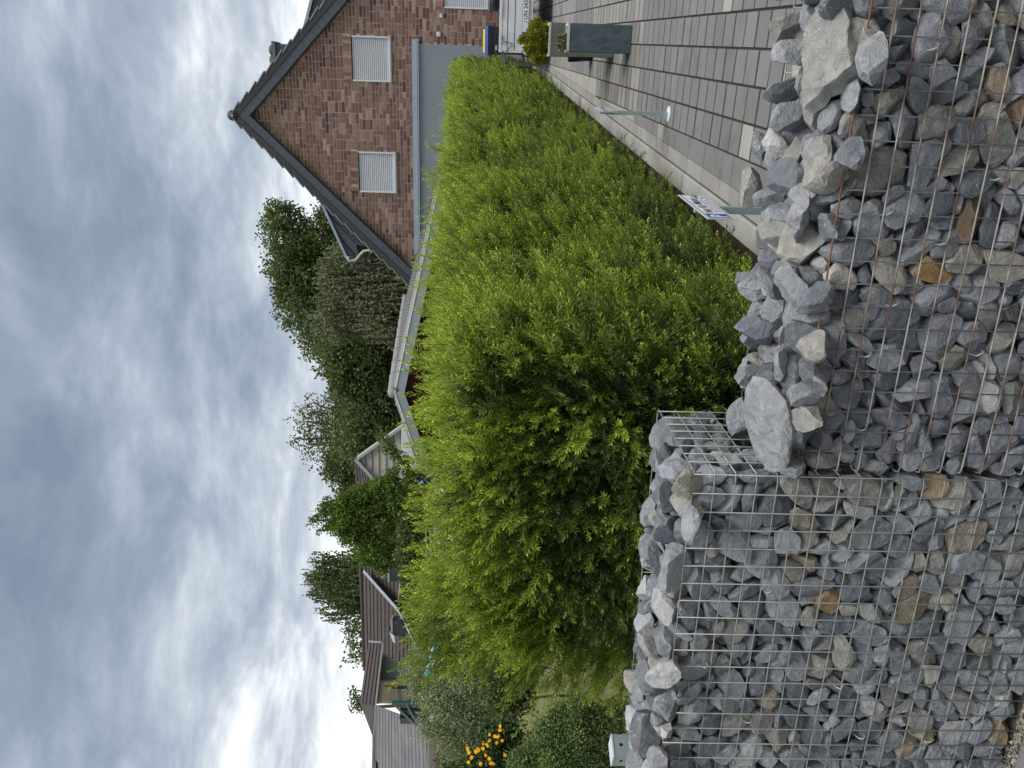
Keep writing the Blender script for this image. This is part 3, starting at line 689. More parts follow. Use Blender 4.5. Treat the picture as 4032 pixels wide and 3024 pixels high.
DATA_L=(23,667,-275,17,1001,144,72,-985,66,17,641,-170,19,521,504,295,-587,561,13,672,-429,25,221,710,-693,-121,40,3,688,-206,31,857,146,243,-354,-891,13,582,-163,21,270,287,-405,-660,-564,20,590,-100,22,767,677,692,195,-158,
15,568,-50,21,546,483,175,699,-498,1,698,-569,43,907,373,-168,-769,-491,0,663,-813,39,1021,233,185,-802,-518,20,557,-402,25,693,687,624,-212,308,8,655,-379,26,360,720,-594,233,274,7,641,-116,31,200,571,-817,-66,35,
16,571,-567,-29,1000,402,38,-779,479,12,592,-54,21,710,767,-402,-433,-251,19,672,-454,27,479,154,-508,592,607,1,603,-439,27,310,102,364,-730,569,2,645,-68,36,339,459,374,-239,769,6,439,-253,16,772,608,532,504,-306,
7,796,-330,56,917,169,-15,397,902,17,559,-336,19,535,79,-51,-754,-650,0,619,-629,27,801,891,292,-220,269,13,468,-230,2,264,318,-507,-604,-526,17,464,-32,21,653,695,-563,-372,-249,16,716,-252,40,189,166,920,354,38,
17,462,-30,34,378,433,-776,-452,-76,7,637,-854,31,740,118,-201,310,-922,6,521,-179,19,958,788,596,-53,142,4,535,-604,19,337,368,-151,-787,-471,18,476,-320,23,729,267,214,-594,728,11,601,-527,31,517,696,-714,-39,64,
2,507,-435,15,556,422,-528,476,563,17,510,-779,16,158,677,594,387,-197,8,571,-464,26,733,815,310,-347,346,21,566,-413,45,1008,676,418,101,599,10,446,-34,6,995,457,-264,478,702,13,575,-49,40,234,293,-769,546,158,
13,461,-194,18,724,193,-32,695,692,22,600,-540,26,217,411,391,-285,773,13,527,-510,42,994,807,319,104,486,22,517,-567,29,628,131,-326,540,-765,0,623,-543,36,372,268,908,101,305,11,567,-326,20,636,568,112,-742,339,
5,712,-253,39,534,188,563,137,793,22,539,-26,33,439,448,616,401,509,12,553,-394,43,765,374,85,-611,-693,10,490,-115,-41,986,10,428,-898,-108,22,626,-73,45,882,127,-46,-977,-166,2,531,-420,28,936,285,240,784,-496,
8,633,-258,32,127,99,-959,262,43,21,618,-627,43,741,975,223,14,1,6,708,-576,65,590,418,-376,458,-689,11,632,-676,28,174,270,440,-190,-835,17,466,-76,17,936,306,-588,-421,-619,12,469,-131,20,685,743,536,-391,88,
6,575,-456,49,822,913,293,269,89,20,547,-391,37,850,168,-416,61,892,12,806,-253,45,412,978,168,118,-27,12,521,-527,21,301,786,543,-296,-19,0,483,-583,20,459,532,-208,-650,-502,11,626,-653,30,628,792,-594,-136,-45,
16,564,-615,25,146,468,-788,-8,-400,1,532,-764,24,787,164,-351,-381,-840,6,558,-120,47,400,659,-125,173,-722,6,495,-30,66,1004,654,51,-754,-33,6,545,-795,35,573,298,-45,-334,893,13,466,-803,17,338,723,-658,44,205,
11,657,-537,87,1022,298,721,579,235,20,460,-740,14,276,360,-317,733,482,8,523,-833,22,849,371,-389,-642,-547,22,474,-745,15,713,40,31,-737,-674,0,595,-199,61,1009,740,-541,-35,-399,9,481,-142,17,833,427,411,557,-582,
13,611,-196,41,453,608,549,-115,563,6,452,-310,30,860,406,856,-68,313,16,564,-256,34,897,422,644,-495,403,9,471,-156,17,368,58,-270,-469,-839,18,526,-375,46,419,209,921,-88,316,21,460,-285,33,698,549,-347,734,196,
16,557,-372,31,590,355,-61,-174,917,19,527,-646,-43,991,659,-242,41,711,6,493,-355,37,800,109,-626,-603,482,20,553,-26,140,773,438,532,462,558,13,597,-120,91,1004,405,-513,13,757,19,600,-126,40,589,775,423,469,12,
11,537,-736,24,626,743,-613,-247,-106,0,514,-310,25,332,590,309,733,-138,10,504,-327,24,143,143,-558,-458,-677,3,441,-257,21,467,911,-102,399,-35,3,485,-28,35,931,321,-685,536,373,23,524,-702,36,809,722,485,-479,119,
14,735,-94,48,630,548,-15,-787,282,16,515,-498,22,151,747,406,-515,106,18,576,-895,36,596,661,-387,-126,630,23,398,-318,17,392,285,86,-926,232,23,446,-781,19,93,309,83,-920,227,16,444,-137,24,444,286,774,244,510,
12,443,-76,24,827,554,754,240,-260,3,612,-870,29,354,461,-738,-19,-492,10,610,-648,40,359,492,653,571,76,9,504,-190,16,148,546,595,351,-475,10,453,-763,21,839,373,533,-693,312,5,660,-806,30,653,426,903,8,-45,
7,453,-779,18,415,693,604,-272,284,5,706,-735,47,876,740,369,542,-151,0,557,-493,35,614,24,-383,-923,10,11,572,-785,26,476,44,932,-309,-183,21,535,-542,40,683,978,113,132,-113,1,529,-792,24,38,68,-161,412,894,
12,509,-658,22,916,260,188,-899,298,21,548,-36,39,288,276,-858,-385,-199,12,378,-465,10,97,778,406,271,-394,4,459,-701,24,425,601,290,-369,647,10,385,-548,21,153,405,-768,24,496,18,609,-650,66,1006,86,-801,240,-542,
4,610,-34,307,957,836,325,435,77,10,523,-852,27,940,688,-577,392,200,10,652,-65,393,949,587,513,528,-337,12,459,-533,25,722,384,267,332,819,9,480,-168,24,580,403,99,-907,-63,15,594,-671,47,701,959,192,38,203,
2,431,-101,16,553,248,-494,440,708,8,506,-636,26,515,230,470,-46,-851,20,486,-678,29,239,223,-888,-402,18,22,459,-20,34,818,679,172,-714,0,18,409,-496,23,912,637,-175,249,708,23,433,-605,26,216,465,813,350,7,
12,365,-244,12,330,171,-114,860,468,11,542,-508,31,467,416,-9,724,-551,10,601,-335,154,1002,441,569,672,173,23,623,-431,63,127,228,598,-767,-45,21,435,-800,20,910,517,454,-351,634,12,523,-859,-26,989,930,284,-50,-228,
19,657,-31,120,870,684,481,-340,-430,14,677,-623,43,82,991,-110,-36,68,5,424,-273,19,607,71,45,-216,973,18,453,-502,37,275,901,332,-271,66,12,426,-695,22,477,255,386,-643,610,3,529,-192,38,669,265,-217,-721,-603,
22,647,-477,35,42,9,-483,566,-668,11,517,-402,25,464,212,-857,233,-408,7,390,-218,25,575,457,-774,276,341,16,414,-215,26,626,467,-158,-851,181,16,455,-870,22,800,343,-812,362,301,16,461,-615,31,681,166,183,43,-968,
20,566,-407,25,51,550,502,-588,316,16,484,-112,28,978,842,213,-374,325,4,548,-466,40,965,540,-447,697,-149,1,598,-80,51,429,309,335,-875,-162,14,425,-696,33,882,472,296,-745,-366,20,524,-269,44,662,508,-761,352,-200,
12,634,-659,58,287,294,100,74,-948,17,378,-420,14,624,206,-234,477,822,12,576,-525,35,774,980,16,-13,-200,15,510,-734,40,557,116,845,121,508,18,304,-367,12,122,466,428,573,-522,14,449,-581,17,32,415,-909,18,31,
5,679,-294,56,791,467,497,699,-214,19,526,-596,23,268,846,465,-233,-120,0,593,-29,130,932,544,603,-530,-245,23,502,-439,49,395,431,257,202,-841,22,476,-823,25,290,131,-202,578,-780,19,471,-532,19,420,585,-784,178,-103,
6,508,-245,262,1012,212,761,-612,-25,11,357,-91,15,258,817,-511,159,217,12,422,-384,27,165,620,-717,15,-318,13,536,-848,41,43,527,-617,84,-578,16,520,-882,38,681,870,-11,-368,329,5,468,-849,22,480,310,716,-250,573,
22,512,-693,36,102,803,338,-300,389,23,529,-27,354,887,164,-692,679,-184,8,418,-197,22,778,278,-690,83,-663,6,294,-359,14,272,612,-600,173,486,11,371,-335,21,204,113,133,853,493,4,480,-717,22,39,390,734,-518,204,
6,362,-672,15,563,304,770,412,-380,23,480,-535,33,90,403,857,206,246,22,662,-72,64,472,685,-140,-67,-712,0,400,-698,18,759,233,272,889,-286,6,478,-586,217,1007,232,-180,-956,17,10,520,-71,224,996,97,189,-264,-941,
8,565,-192,48,353,903,165,184,-351,15,346,-285,9,281,650,477,-552,212,3,543,-921,25,920,320,-273,-228,-878,16,432,-151,48,906,321,-698,640,3,2,377,-708,13,207,522,-810,173,203,16,442,-415,40,884,916,-279,-147,-249,
7,260,-54,10,177,769,585,225,-126,17,490,-707,24,324,809,-433,359,-171,22,629,-481,75,869,919,102,116,-362,10,377,-18,234,960,411,607,258,629,13,648,-880,53,509,538,-148,830,25,14,377,-846,8,214,65,-5,406,912,
6,751,-862,70,105,464,-59,-284,-837,0,639,-157,47,756,651,49,-757,12,20,718,-59,288,831,754,168,-60,-632,19,326,-23,18,598,291,766,298,-490,5,505,-26,43,148,744,-76,388,538,6,327,-638,21,443,94,-270,-715,-638,
9,597,-604,42,417,698,-336,194,-601,8,503,-259,32,370,230,-135,-37,963,6,527,-49,66,758,343,939,29,-20,11,622,-290,30,81,385,885,-76,250,19,383,-794,18,257,666,-470,-576,-61,20,575,-513,54,565,784,146,273,537,
6,799,-98,73,323,845,287,451,-15,19,558,-848,31,242,670,-515,336,417,6,290,-519,25,807,491,-351,-788,-121,1,322,-568,15,839,413,-885,97,194,8,325,-390,14,531,453,-304,615,569,9,443,-629,23,584,810,62,-565,-143,
13,512,-472,223,1005,99,249,873,-408,18,546,-361,56,292,315,670,-549,-389,17,445,-756,24,510,840,-399,160,-332,13,431,-29,195,867,131,-690,-542,-462,10,260,-171,10,202,797,526,-91,-283,16,477,-941,52,1028,248,-419,693,-533,
22,592,-914,19,163,725,-661,-91,-171,10,260,-684,12,513,642,-604,-348,-319,11,389,-838,16,419,690,263,-653,168,4,535,-636,44,869,207,-918,333,66,21,611,-52,255,905,832,-11,188,522,23,260,-61,16,463,13,-128,316,-940,
18,526,-937,396,967,464,-346,577,-576,10,497,-571,51,815,370,-248,-447,776,5,486,-743,29,661,71,-108,411,902,5,359,-857,14,559,348,280,550,-705,3,260,-666,5,62,980,-32,187,61,11,372,-26,39,883,418,-597,-536,427,
5,384,-879,15,40,170,573,-49,800,8,495,-466,39,681,460,-495,731,95,8,580,-61,22,121,718,529,437,-115,5,706,-378,59,631,103,951,-290,-25,6,282,-590,29,764,87,961,-190,-180,19,411,-724,20,113,936,336,-25,-104,
4,418,-817,31,604,343,-115,140,922,0,571,-404,156,978,76,362,-457,809,11,400,-884,24,412,272,-183,464,823,22,548,-38,78,572,72,-121,-916,-375,0,421,-38,58,193,275,-291,889,-223,9,436,-760,27,315,758,464,-451,-79,
10,260,-195,14,388,668,685,248,153,14,402,-834,22,175,546,-756,-359,38,12,450,-824,48,773,170,783,-36,-598,23,576,-364,70,973,198,-535,-683,456,1,379,-715,23,389,131,-44,-785,-603,13,583,-935,21,77,719,-680,-143,16,
17,545,-567,37,989,801,-199,425,-372,18,275,-736,3,998,255,-659,151,-691,3,278,-744,-31,984,595,433,479,478,0,260,-216,19,909,189,-21,566,-802,23,478,-512,51,942,504,-75,-104,-854,5,336,-554,7,77,101,-92,743,-655,
17,513,-38,414,849,543,-740,313,244,1,485,-318,45,246,26,576,-816,-34,7,708,-921,68,434,252,584,445,631,15,312,-816,21,518,121,-184,925,309,4,460,-42,183,967,975,-108,147,131,18,260,-896,20,859,550,-817,91,144,
21,740,-298,70,500,97,-855,-288,-421,21,315,-624,21,24,57,274,-817,-505,5,746,-108,38,129,238,-479,552,640,11,540,-366,56,220,57,-658,749,-49,1,567,-338,271,978,460,659,238,-545,1,260,-297,16,574,766,190,-535,301,
14,260,-108,21,348,570,516,145,-623,6,462,-148,410,954,36,199,-761,-617,8,537,-248,39,285,30,43,843,-536,16,575,-354,55,504,434,579,300,622,0,586,-150,249,976,157,-41,-690,-705,4,416,-459,64,903,519,213,27,-827,
0,606,-121,64,833,123,466,114,869,6,343,-813,194,1003,81,537,-840,20,10,260,-636,14,940,533,610,-579,91,13,731,-775,92,960,195,-972,-132,8,13,341,-211,23,223,568,732,-41,-373,6,442,-20,82,623,636,99,698,315,
21,445,-475,57,353,383,71,411,-824,9,715,-343,64,82,76,-298,201,930,14,585,-702,41,968,510,-313,-233,-767,10,345,-334,56,441,486,-59,-867,90,17,709,-770,66,405,868,298,-53,393,13,472,-6,65,504,590,304,-657,-358,
18,528,-700,56,509,460,385,321,733,17,590,-208,140,1007,64,362,-920,135,19,618,-58,96,986,439,-824,-359,7,17,361,-917,5,278,219,-403,463,758,11,321,-90,19,297,560,-412,-383,-609,3,525,-927,40,231,302,-172,176,921,
14,329,-38,340,824,933,-348,-35,82,13,633,-901,68,849,626,-233,676,-311,18,666,-872,229,970,286,773,533,193,15,360,-583,33,81,734,476,311,371,7,436,-934,21,526,413,-672,-393,-473,6,628,-616,82,495,3,-698,62,714,
1,584,-246,213,977,558,75,818,119,4,260,-676,34,656,598,-694,-394,72,23,561,-470,57,425,699,358,303,541,16,444,-774,18,982,79,201,-271,-938,18,429,-28,154,698,244,188,-673,-672,0,529,-738,65,454,599,323,91,-727,
10,644,-749,73,196,200,-15,1,-980,18,308,-578,30,124,259,-186,-947,24,0,532,-503,213,970,444,320,-746,380,1,595,-73,107,803,160,144,837,-504,5,482,-669,193,986,580,266,641,-426,17,458,-246,53,948,97,522,-762,372,
15,465,-718,44,176,855,-391,-336,-54,7,260,-36,196,810,380,112,522,-755,22,509,-41,188,713,542,-624,-412,-384,19,701,-221,79,632,480,-821,285,118,22,582,-389,213,976,328,-709,-104,-616,11,376,-118,34,509,560,388,539,-495,
6,505,-916,36,24,63,-526,809,255,14,260,-34,52,500,644,-431,473,-419,20,447,-292,165,986,855,-7,-382,-352,18,388,-530,77,828,864,400,-263,-154,18,439,-29,115,263,142,-269,-536,787,2,440,-49,190,911,134,69,988,-36,
13,553,-286,263,976,406,-687,38,-601,17,629,-813,65,459,193,-422,842,275,15,434,-422,282,989,314,-927,203,37,22,434,-727,38,136,878,-119,-51,461,3,459,-510,60,718,406,-678,336,-512,3,517,-699,91,989,652,-596,408,230,
17,690,-768,69,707,425,-180,-39,-886,18,487,-948,47,790,448,763,-222,-411,2,440,-669,28,52,324,-835,390,214,1,422,-933,37,622,301,-575,-394,650,5,450,-35,112,204,471,199,606,610,17,880,-897,86,270,156,146,974,-77,
3,503,-267,65,591,530,386,-529,-538,14,680,-735,188,983,42,-414,752,-512,3,599,-508,60,28,728,577,287,236,2,382,-37,156,827,898,-188,80,-391,5,479,-932,30,311,864,399,-173,252,15,536,-605,325,958,562,-573,-246,543,
8,355,-838,150,981,657,3,-362,661,0,613,-939,21,986,131,328,936,2,19,463,-594,43,173,631,-505,145,-570,12,511,-61,375,856,324,158,-922,141,16,592,-196,108,963,111,-867,470,-125,0,584,-813,64,227,219,-492,-795,278,
9,552,-25,93,689,647,52,-597,-472,6,274,-914,7,119,197,341,-791,468,2,701,-44,110,377,88,502,551,661,18,567,-519,84,504,369,564,-414,611,9,267,-27,385,821,391,910,-104,94,17,398,-938,47,515,532,467,552,-441,
6,379,-911,20,741,457,100,697,-544,17,341,-179,43,127,420,-189,510,727,3,675,-685,91,347,930,77,73,351,4,331,-555,70,642,550,-545,440,455,6,422,-962,67,939,771,257,254,524,14,526,-787,59,890,838,309,426,-141,
2,513,-324,67,195,945,320,38,-63,3,449,-929,279,974,668,-23,610,-425,17,490,-658,73,406,491,-463,-425,603,6,601,-780,88,343,386,-597,703,-31,11,591,-799,68,674,402,-266,255,-838,16,482,-310,81,987,559,-688,-185,424,
13,659,-1011,24,303,240,-371,-680,-584,6,355,-226,57,715,234,-823,423,299,6,401,-61,72,852,676,109,-357,635,16,260,-914,10,381,160,-614,-390,667,1,640,-532,124,967,731,208,104,642,6,585,-708,71,76,553,628,370,404,
3,793,-1028,169,988,434,428,-696,-378,5,582,-734,57,236,966,66,39,248,3,762,-343,74,688,217,-946,-21,-241,10,431,-499,64,646,696,-122,439,555,10,579,-327,91,637,745,-31,-497,445,19,557,-485,66,226,577,-416,613,-343,
0,380,-407,106,937,532,-564,-439,455,7,335,-748,58,932,871,-476,-112,-49,1,747,-661,253,949,72,-722,-186,663,23,454,-50,124,83,197,973,-15,119,4,616,-684,94,834,706,-219,584,-335,5,542,-444,101,91,369,-367,-853,34,
18,455,-645,69,570,402,-652,-642,-19,7,386,-940,17,686,315,-36,-723,614,12,498,-116,78,940,133,570,797,150,14,564,-728,74,285,284,-272,-829,-396,17,714,-694,80,426,56,451,364,-813,10,260,-532,21,21,151,-350,-806,452,
14,651,-620,47,959,280,807,-392,343,15,454,-177,30,79,356,741,340,-456,1,569,-986,38,387,375,307,866,-124,0,631,-399,86,259,136,405,-904,19,9,380,-306,87,798,148,-461,17,875,11,689,-772,76,822,810,-498,57,306,
7,639,-227,82,317,854,-192,309,-372,12,581,-846,97,895,207,-801,177,-533,8,538,-631,78,784,595,738,319,0,8,522,-984,26,768,172,-636,199,-726,2,409,-579,251,977,172,66,86,979,14,576,-1020,29,81,981,-120,-67,139,
11,491,-972,26,135,631,-661,224,338,23,596,-791,80,536,200,174,726,-635,22,537,-81,225,946,941,-156,-134,270,1,548,-54,158,443,319,-248,-733,547,12,514,-456,77,761,920,365,-100,-99,1,457,-271,84,728,594,-204,-716,304,
21,379,-878,84,923,587,-176,-379,693,4,783,-986,45,605,344,-475,-721,-369,9,570,-193,18,66,938,-174,301,-10,13,576,-63,75,97,1,-138,-826,-547,3,464,-1098,360,952,246,-551,781,159,19,544,-1002,29,480,353,122,-921,107,
13,563,-986,44,889,429,-550,490,-522,6,330,-356,8,34,36,-358,-541,760,2,444,-992,23,663,433,517,-332,659,18,532,-376,107,799,251,389,-479,746,11,295,-20,109,311,298,472,-720,-412,4,408,-49,59,599,476,94,-679,551,
19,467,-62,66,917,195,-63,156,-966,6,584,-123,75,516,523,750,285,288,7,260,-20,95,415,397,-495,-583,507,9,317,-577,67,752,258,610,54,-747,14,645,-311,55,26,80,975,-207,-20,23,439,-1032,4,207,461,-625,461,429,
9,393,-478,63,114,685,-226,-242,649,20,386,-48,61,660,556,307,615,468,18,352,-951,32,463,520,287,-717,-365,4,508,-489,88,72,388,840,-341,-167,23,522,-799,89,260,734,-214,65,-642,15,530,-952,45,340,550,-416,-281,668,
13,707,-169,98,606,137,-735,-394,-535,4,391,-406,75,463,441,-190,877,12,15,485,-431,89,733,76,845,-528,-24,13,715,-610,171,975,249,-132,-197,-939,5,539,-979,24,206,853,303,386,-179,18,701,-524,114,296,623,423,-535,-383,
16,670,-839,77,371,618,401,238,-633,16,369,-540,81,756,942,45,-215,254,17,440,-961,33,846,841,224,-304,-389,15,707,-867,91,638,562,587,283,-509,9,454,-1006,17,706,57,59,468,880,13,841,-904,85,190,169,-132,-426,879,
4,376,-30,13,116,94,-622,395,-670,23,595,-602,91,219,140,824,549,-18,4,594,-228,80,768,349,-268,263,-859,9,462,-22,148,380,93,648,294,-696,19,363,-587,102,1021,75,-867,462,-170,20,604,-1043,42,120,9,492,-786,375,
0,555,-384,334,980,160,733,654,99,4,464,-996,32,31,886,410,-192,97,10,268,-952,12,608,313,423,-720,452,14,302,-943,5,212,26,-12,437,899,17,582,-51,143,567,206,272,479,808,16,383,-248,27,71,834,187,-254,453,
15,260,-946,10,570,151,-174,-556,-798,9,547,-343,83,837,50,-930,-20,363,5,611,-434,77,950,805,333,-329,-365,3,557,-969,-39,995,713,-645,-69,266,23,396,-1031,18,418,595,-700,-202,-338,21,535,-1075,23,31,121,424,593,-674,
8,528,-388,64,100,878,-61,-287,-379,3,381,-655,66,530,839,203,100,494,11,620,-352,110,740,83,3,543,836,1,479,-93,67,715,820,-355,146,425,7,679,-927,67,715,641,-508,-3,575,15,470,-445,54,571,598,533,-548,241,
15,602,-326,92,581,699,-60,-497,510,12,723,-758,84,109,874,-184,-142,427,18,717,-288,125,852,432,779,314,-327,23,466,-1028,19,817,282,66,928,-236,16,445,-776,301,961,230,-275,870,-338,9,326,-540,51,336,623,-752,-212,-20,
19,501,-434,61,645,488,-6,230,842,1,568,-175,96,687,671,-716,-172,-82,15,631,-543,125,619,475,189,-847,-148,17,562,-65,233,853,192,-921,-118,-317,21,570,-965,65,133,360,-408,-617,-569,13,541,-399,90,356,43,607,749,-263,
7,594,-487,136,905,332,-162,-929,28,0,518,-268,80,963,283,54,958,-16,20,603,-530,80,138,106,-312,322,-887,1,490,-484,69,159,156,481,-844,180,21,695,-424,82,185,310,-885,-267,224,0,594,-50,119,484,180,-360,-588,-702,
3,458,-33,188,423,727,212,-493,429,14,732,-403,95,516,64,-806,278,-518,8,561,-542,130,722,210,788,-567,114,20,405,-992,26,540,340,-661,-660,-108,22,434,-811,54,981,889,247,-107,371,3,457,-944,83,61,620,660,-37,424,
4,327,-949,20,235,1,275,776,-568,7,343,-566,65,398,135,-151,119,972,8,534,-953,92,671,802,208,455,326,23,260,-695,77,741,332,-541,9,773,3,752,-620,141,797,751,3,597,281,23,677,-451,161,947,579,664,326,-343,
22,414,-941,31,406,605,187,487,601,6,710,-1052,288,956,40,-261,-928,264,5,761,-997,40,994,445,402,-239,-764,0,577,-29,116,141,777,92,-410,-469,4,713,-81,346,947,381,871,246,-187,1,428,-258,143,973,986,98,94,101,
2,666,-1020,48,726,679,-160,-631,-338,18,562,-54,180,210,376,681,-626,51,5,431,-1029,5,484,346,-267,-793,-425,22,492,-1038,19,620,496,451,454,-587,19,297,-1026,8,360,339,939,-61,15,2,700,-139,63,69,52,236,-918,315,
8,440,-1014,34,204,647,657,-30,-386,3,486,-955,224,971,143,771,621,-10,22,260,-1020,22,929,751,-37,-287,593,8,379,-746,271,975,313,-53,875,366,9,409,-16,99,61,49,664,400,-630,4,365,-273,37,248,159,657,656,335,
7,509,-867,369,942,301,-733,-591,151,6,416,-20,169,568,601,229,626,442,20,300,-19,152,508,609,259,-744,94,17,533,-546,216,923,666,-733,117,-75,11,453,-196,64,909,550,94,812,170,23,568,-1060,76,966,87,-862,493,76,
7,673,-910,118,997,192,-129,972,-39,17,632,-1064,38,373,375,-878,10,299,9,554,-1000,72,414,359,-273,194,871,15,570,-1065,44,531,262,126,217,-932,1,555,-751,91,606,713,-245,141,642,7,476,-59,167,776,669,-149,689,-236,
6,452,-859,89,830,141,827,-245,-487,7,520,-41,182,145,928,-294,-155,168,7,668,-458,128,470,146,-733,-331,576,18,361,-349,61,388,602,-345,718,-55,10,564,-78,129,614,339,-420,825,-171,18,452,-447,84,595,153,484,669,-543,
8,644,-830,119,621,868,466,-145,-95,8,452,-87,158,740,593,-269,456,607,18,383,-26,175,635,30,304,10,-952,16,260,-820,35,888,935,-148,248,-206,6,690,-359,145,891,309,913,-73,258,21,547,-245,298,939,235,595,-377,669,
8,638,-143,154,964,734,-440,-427,291,)
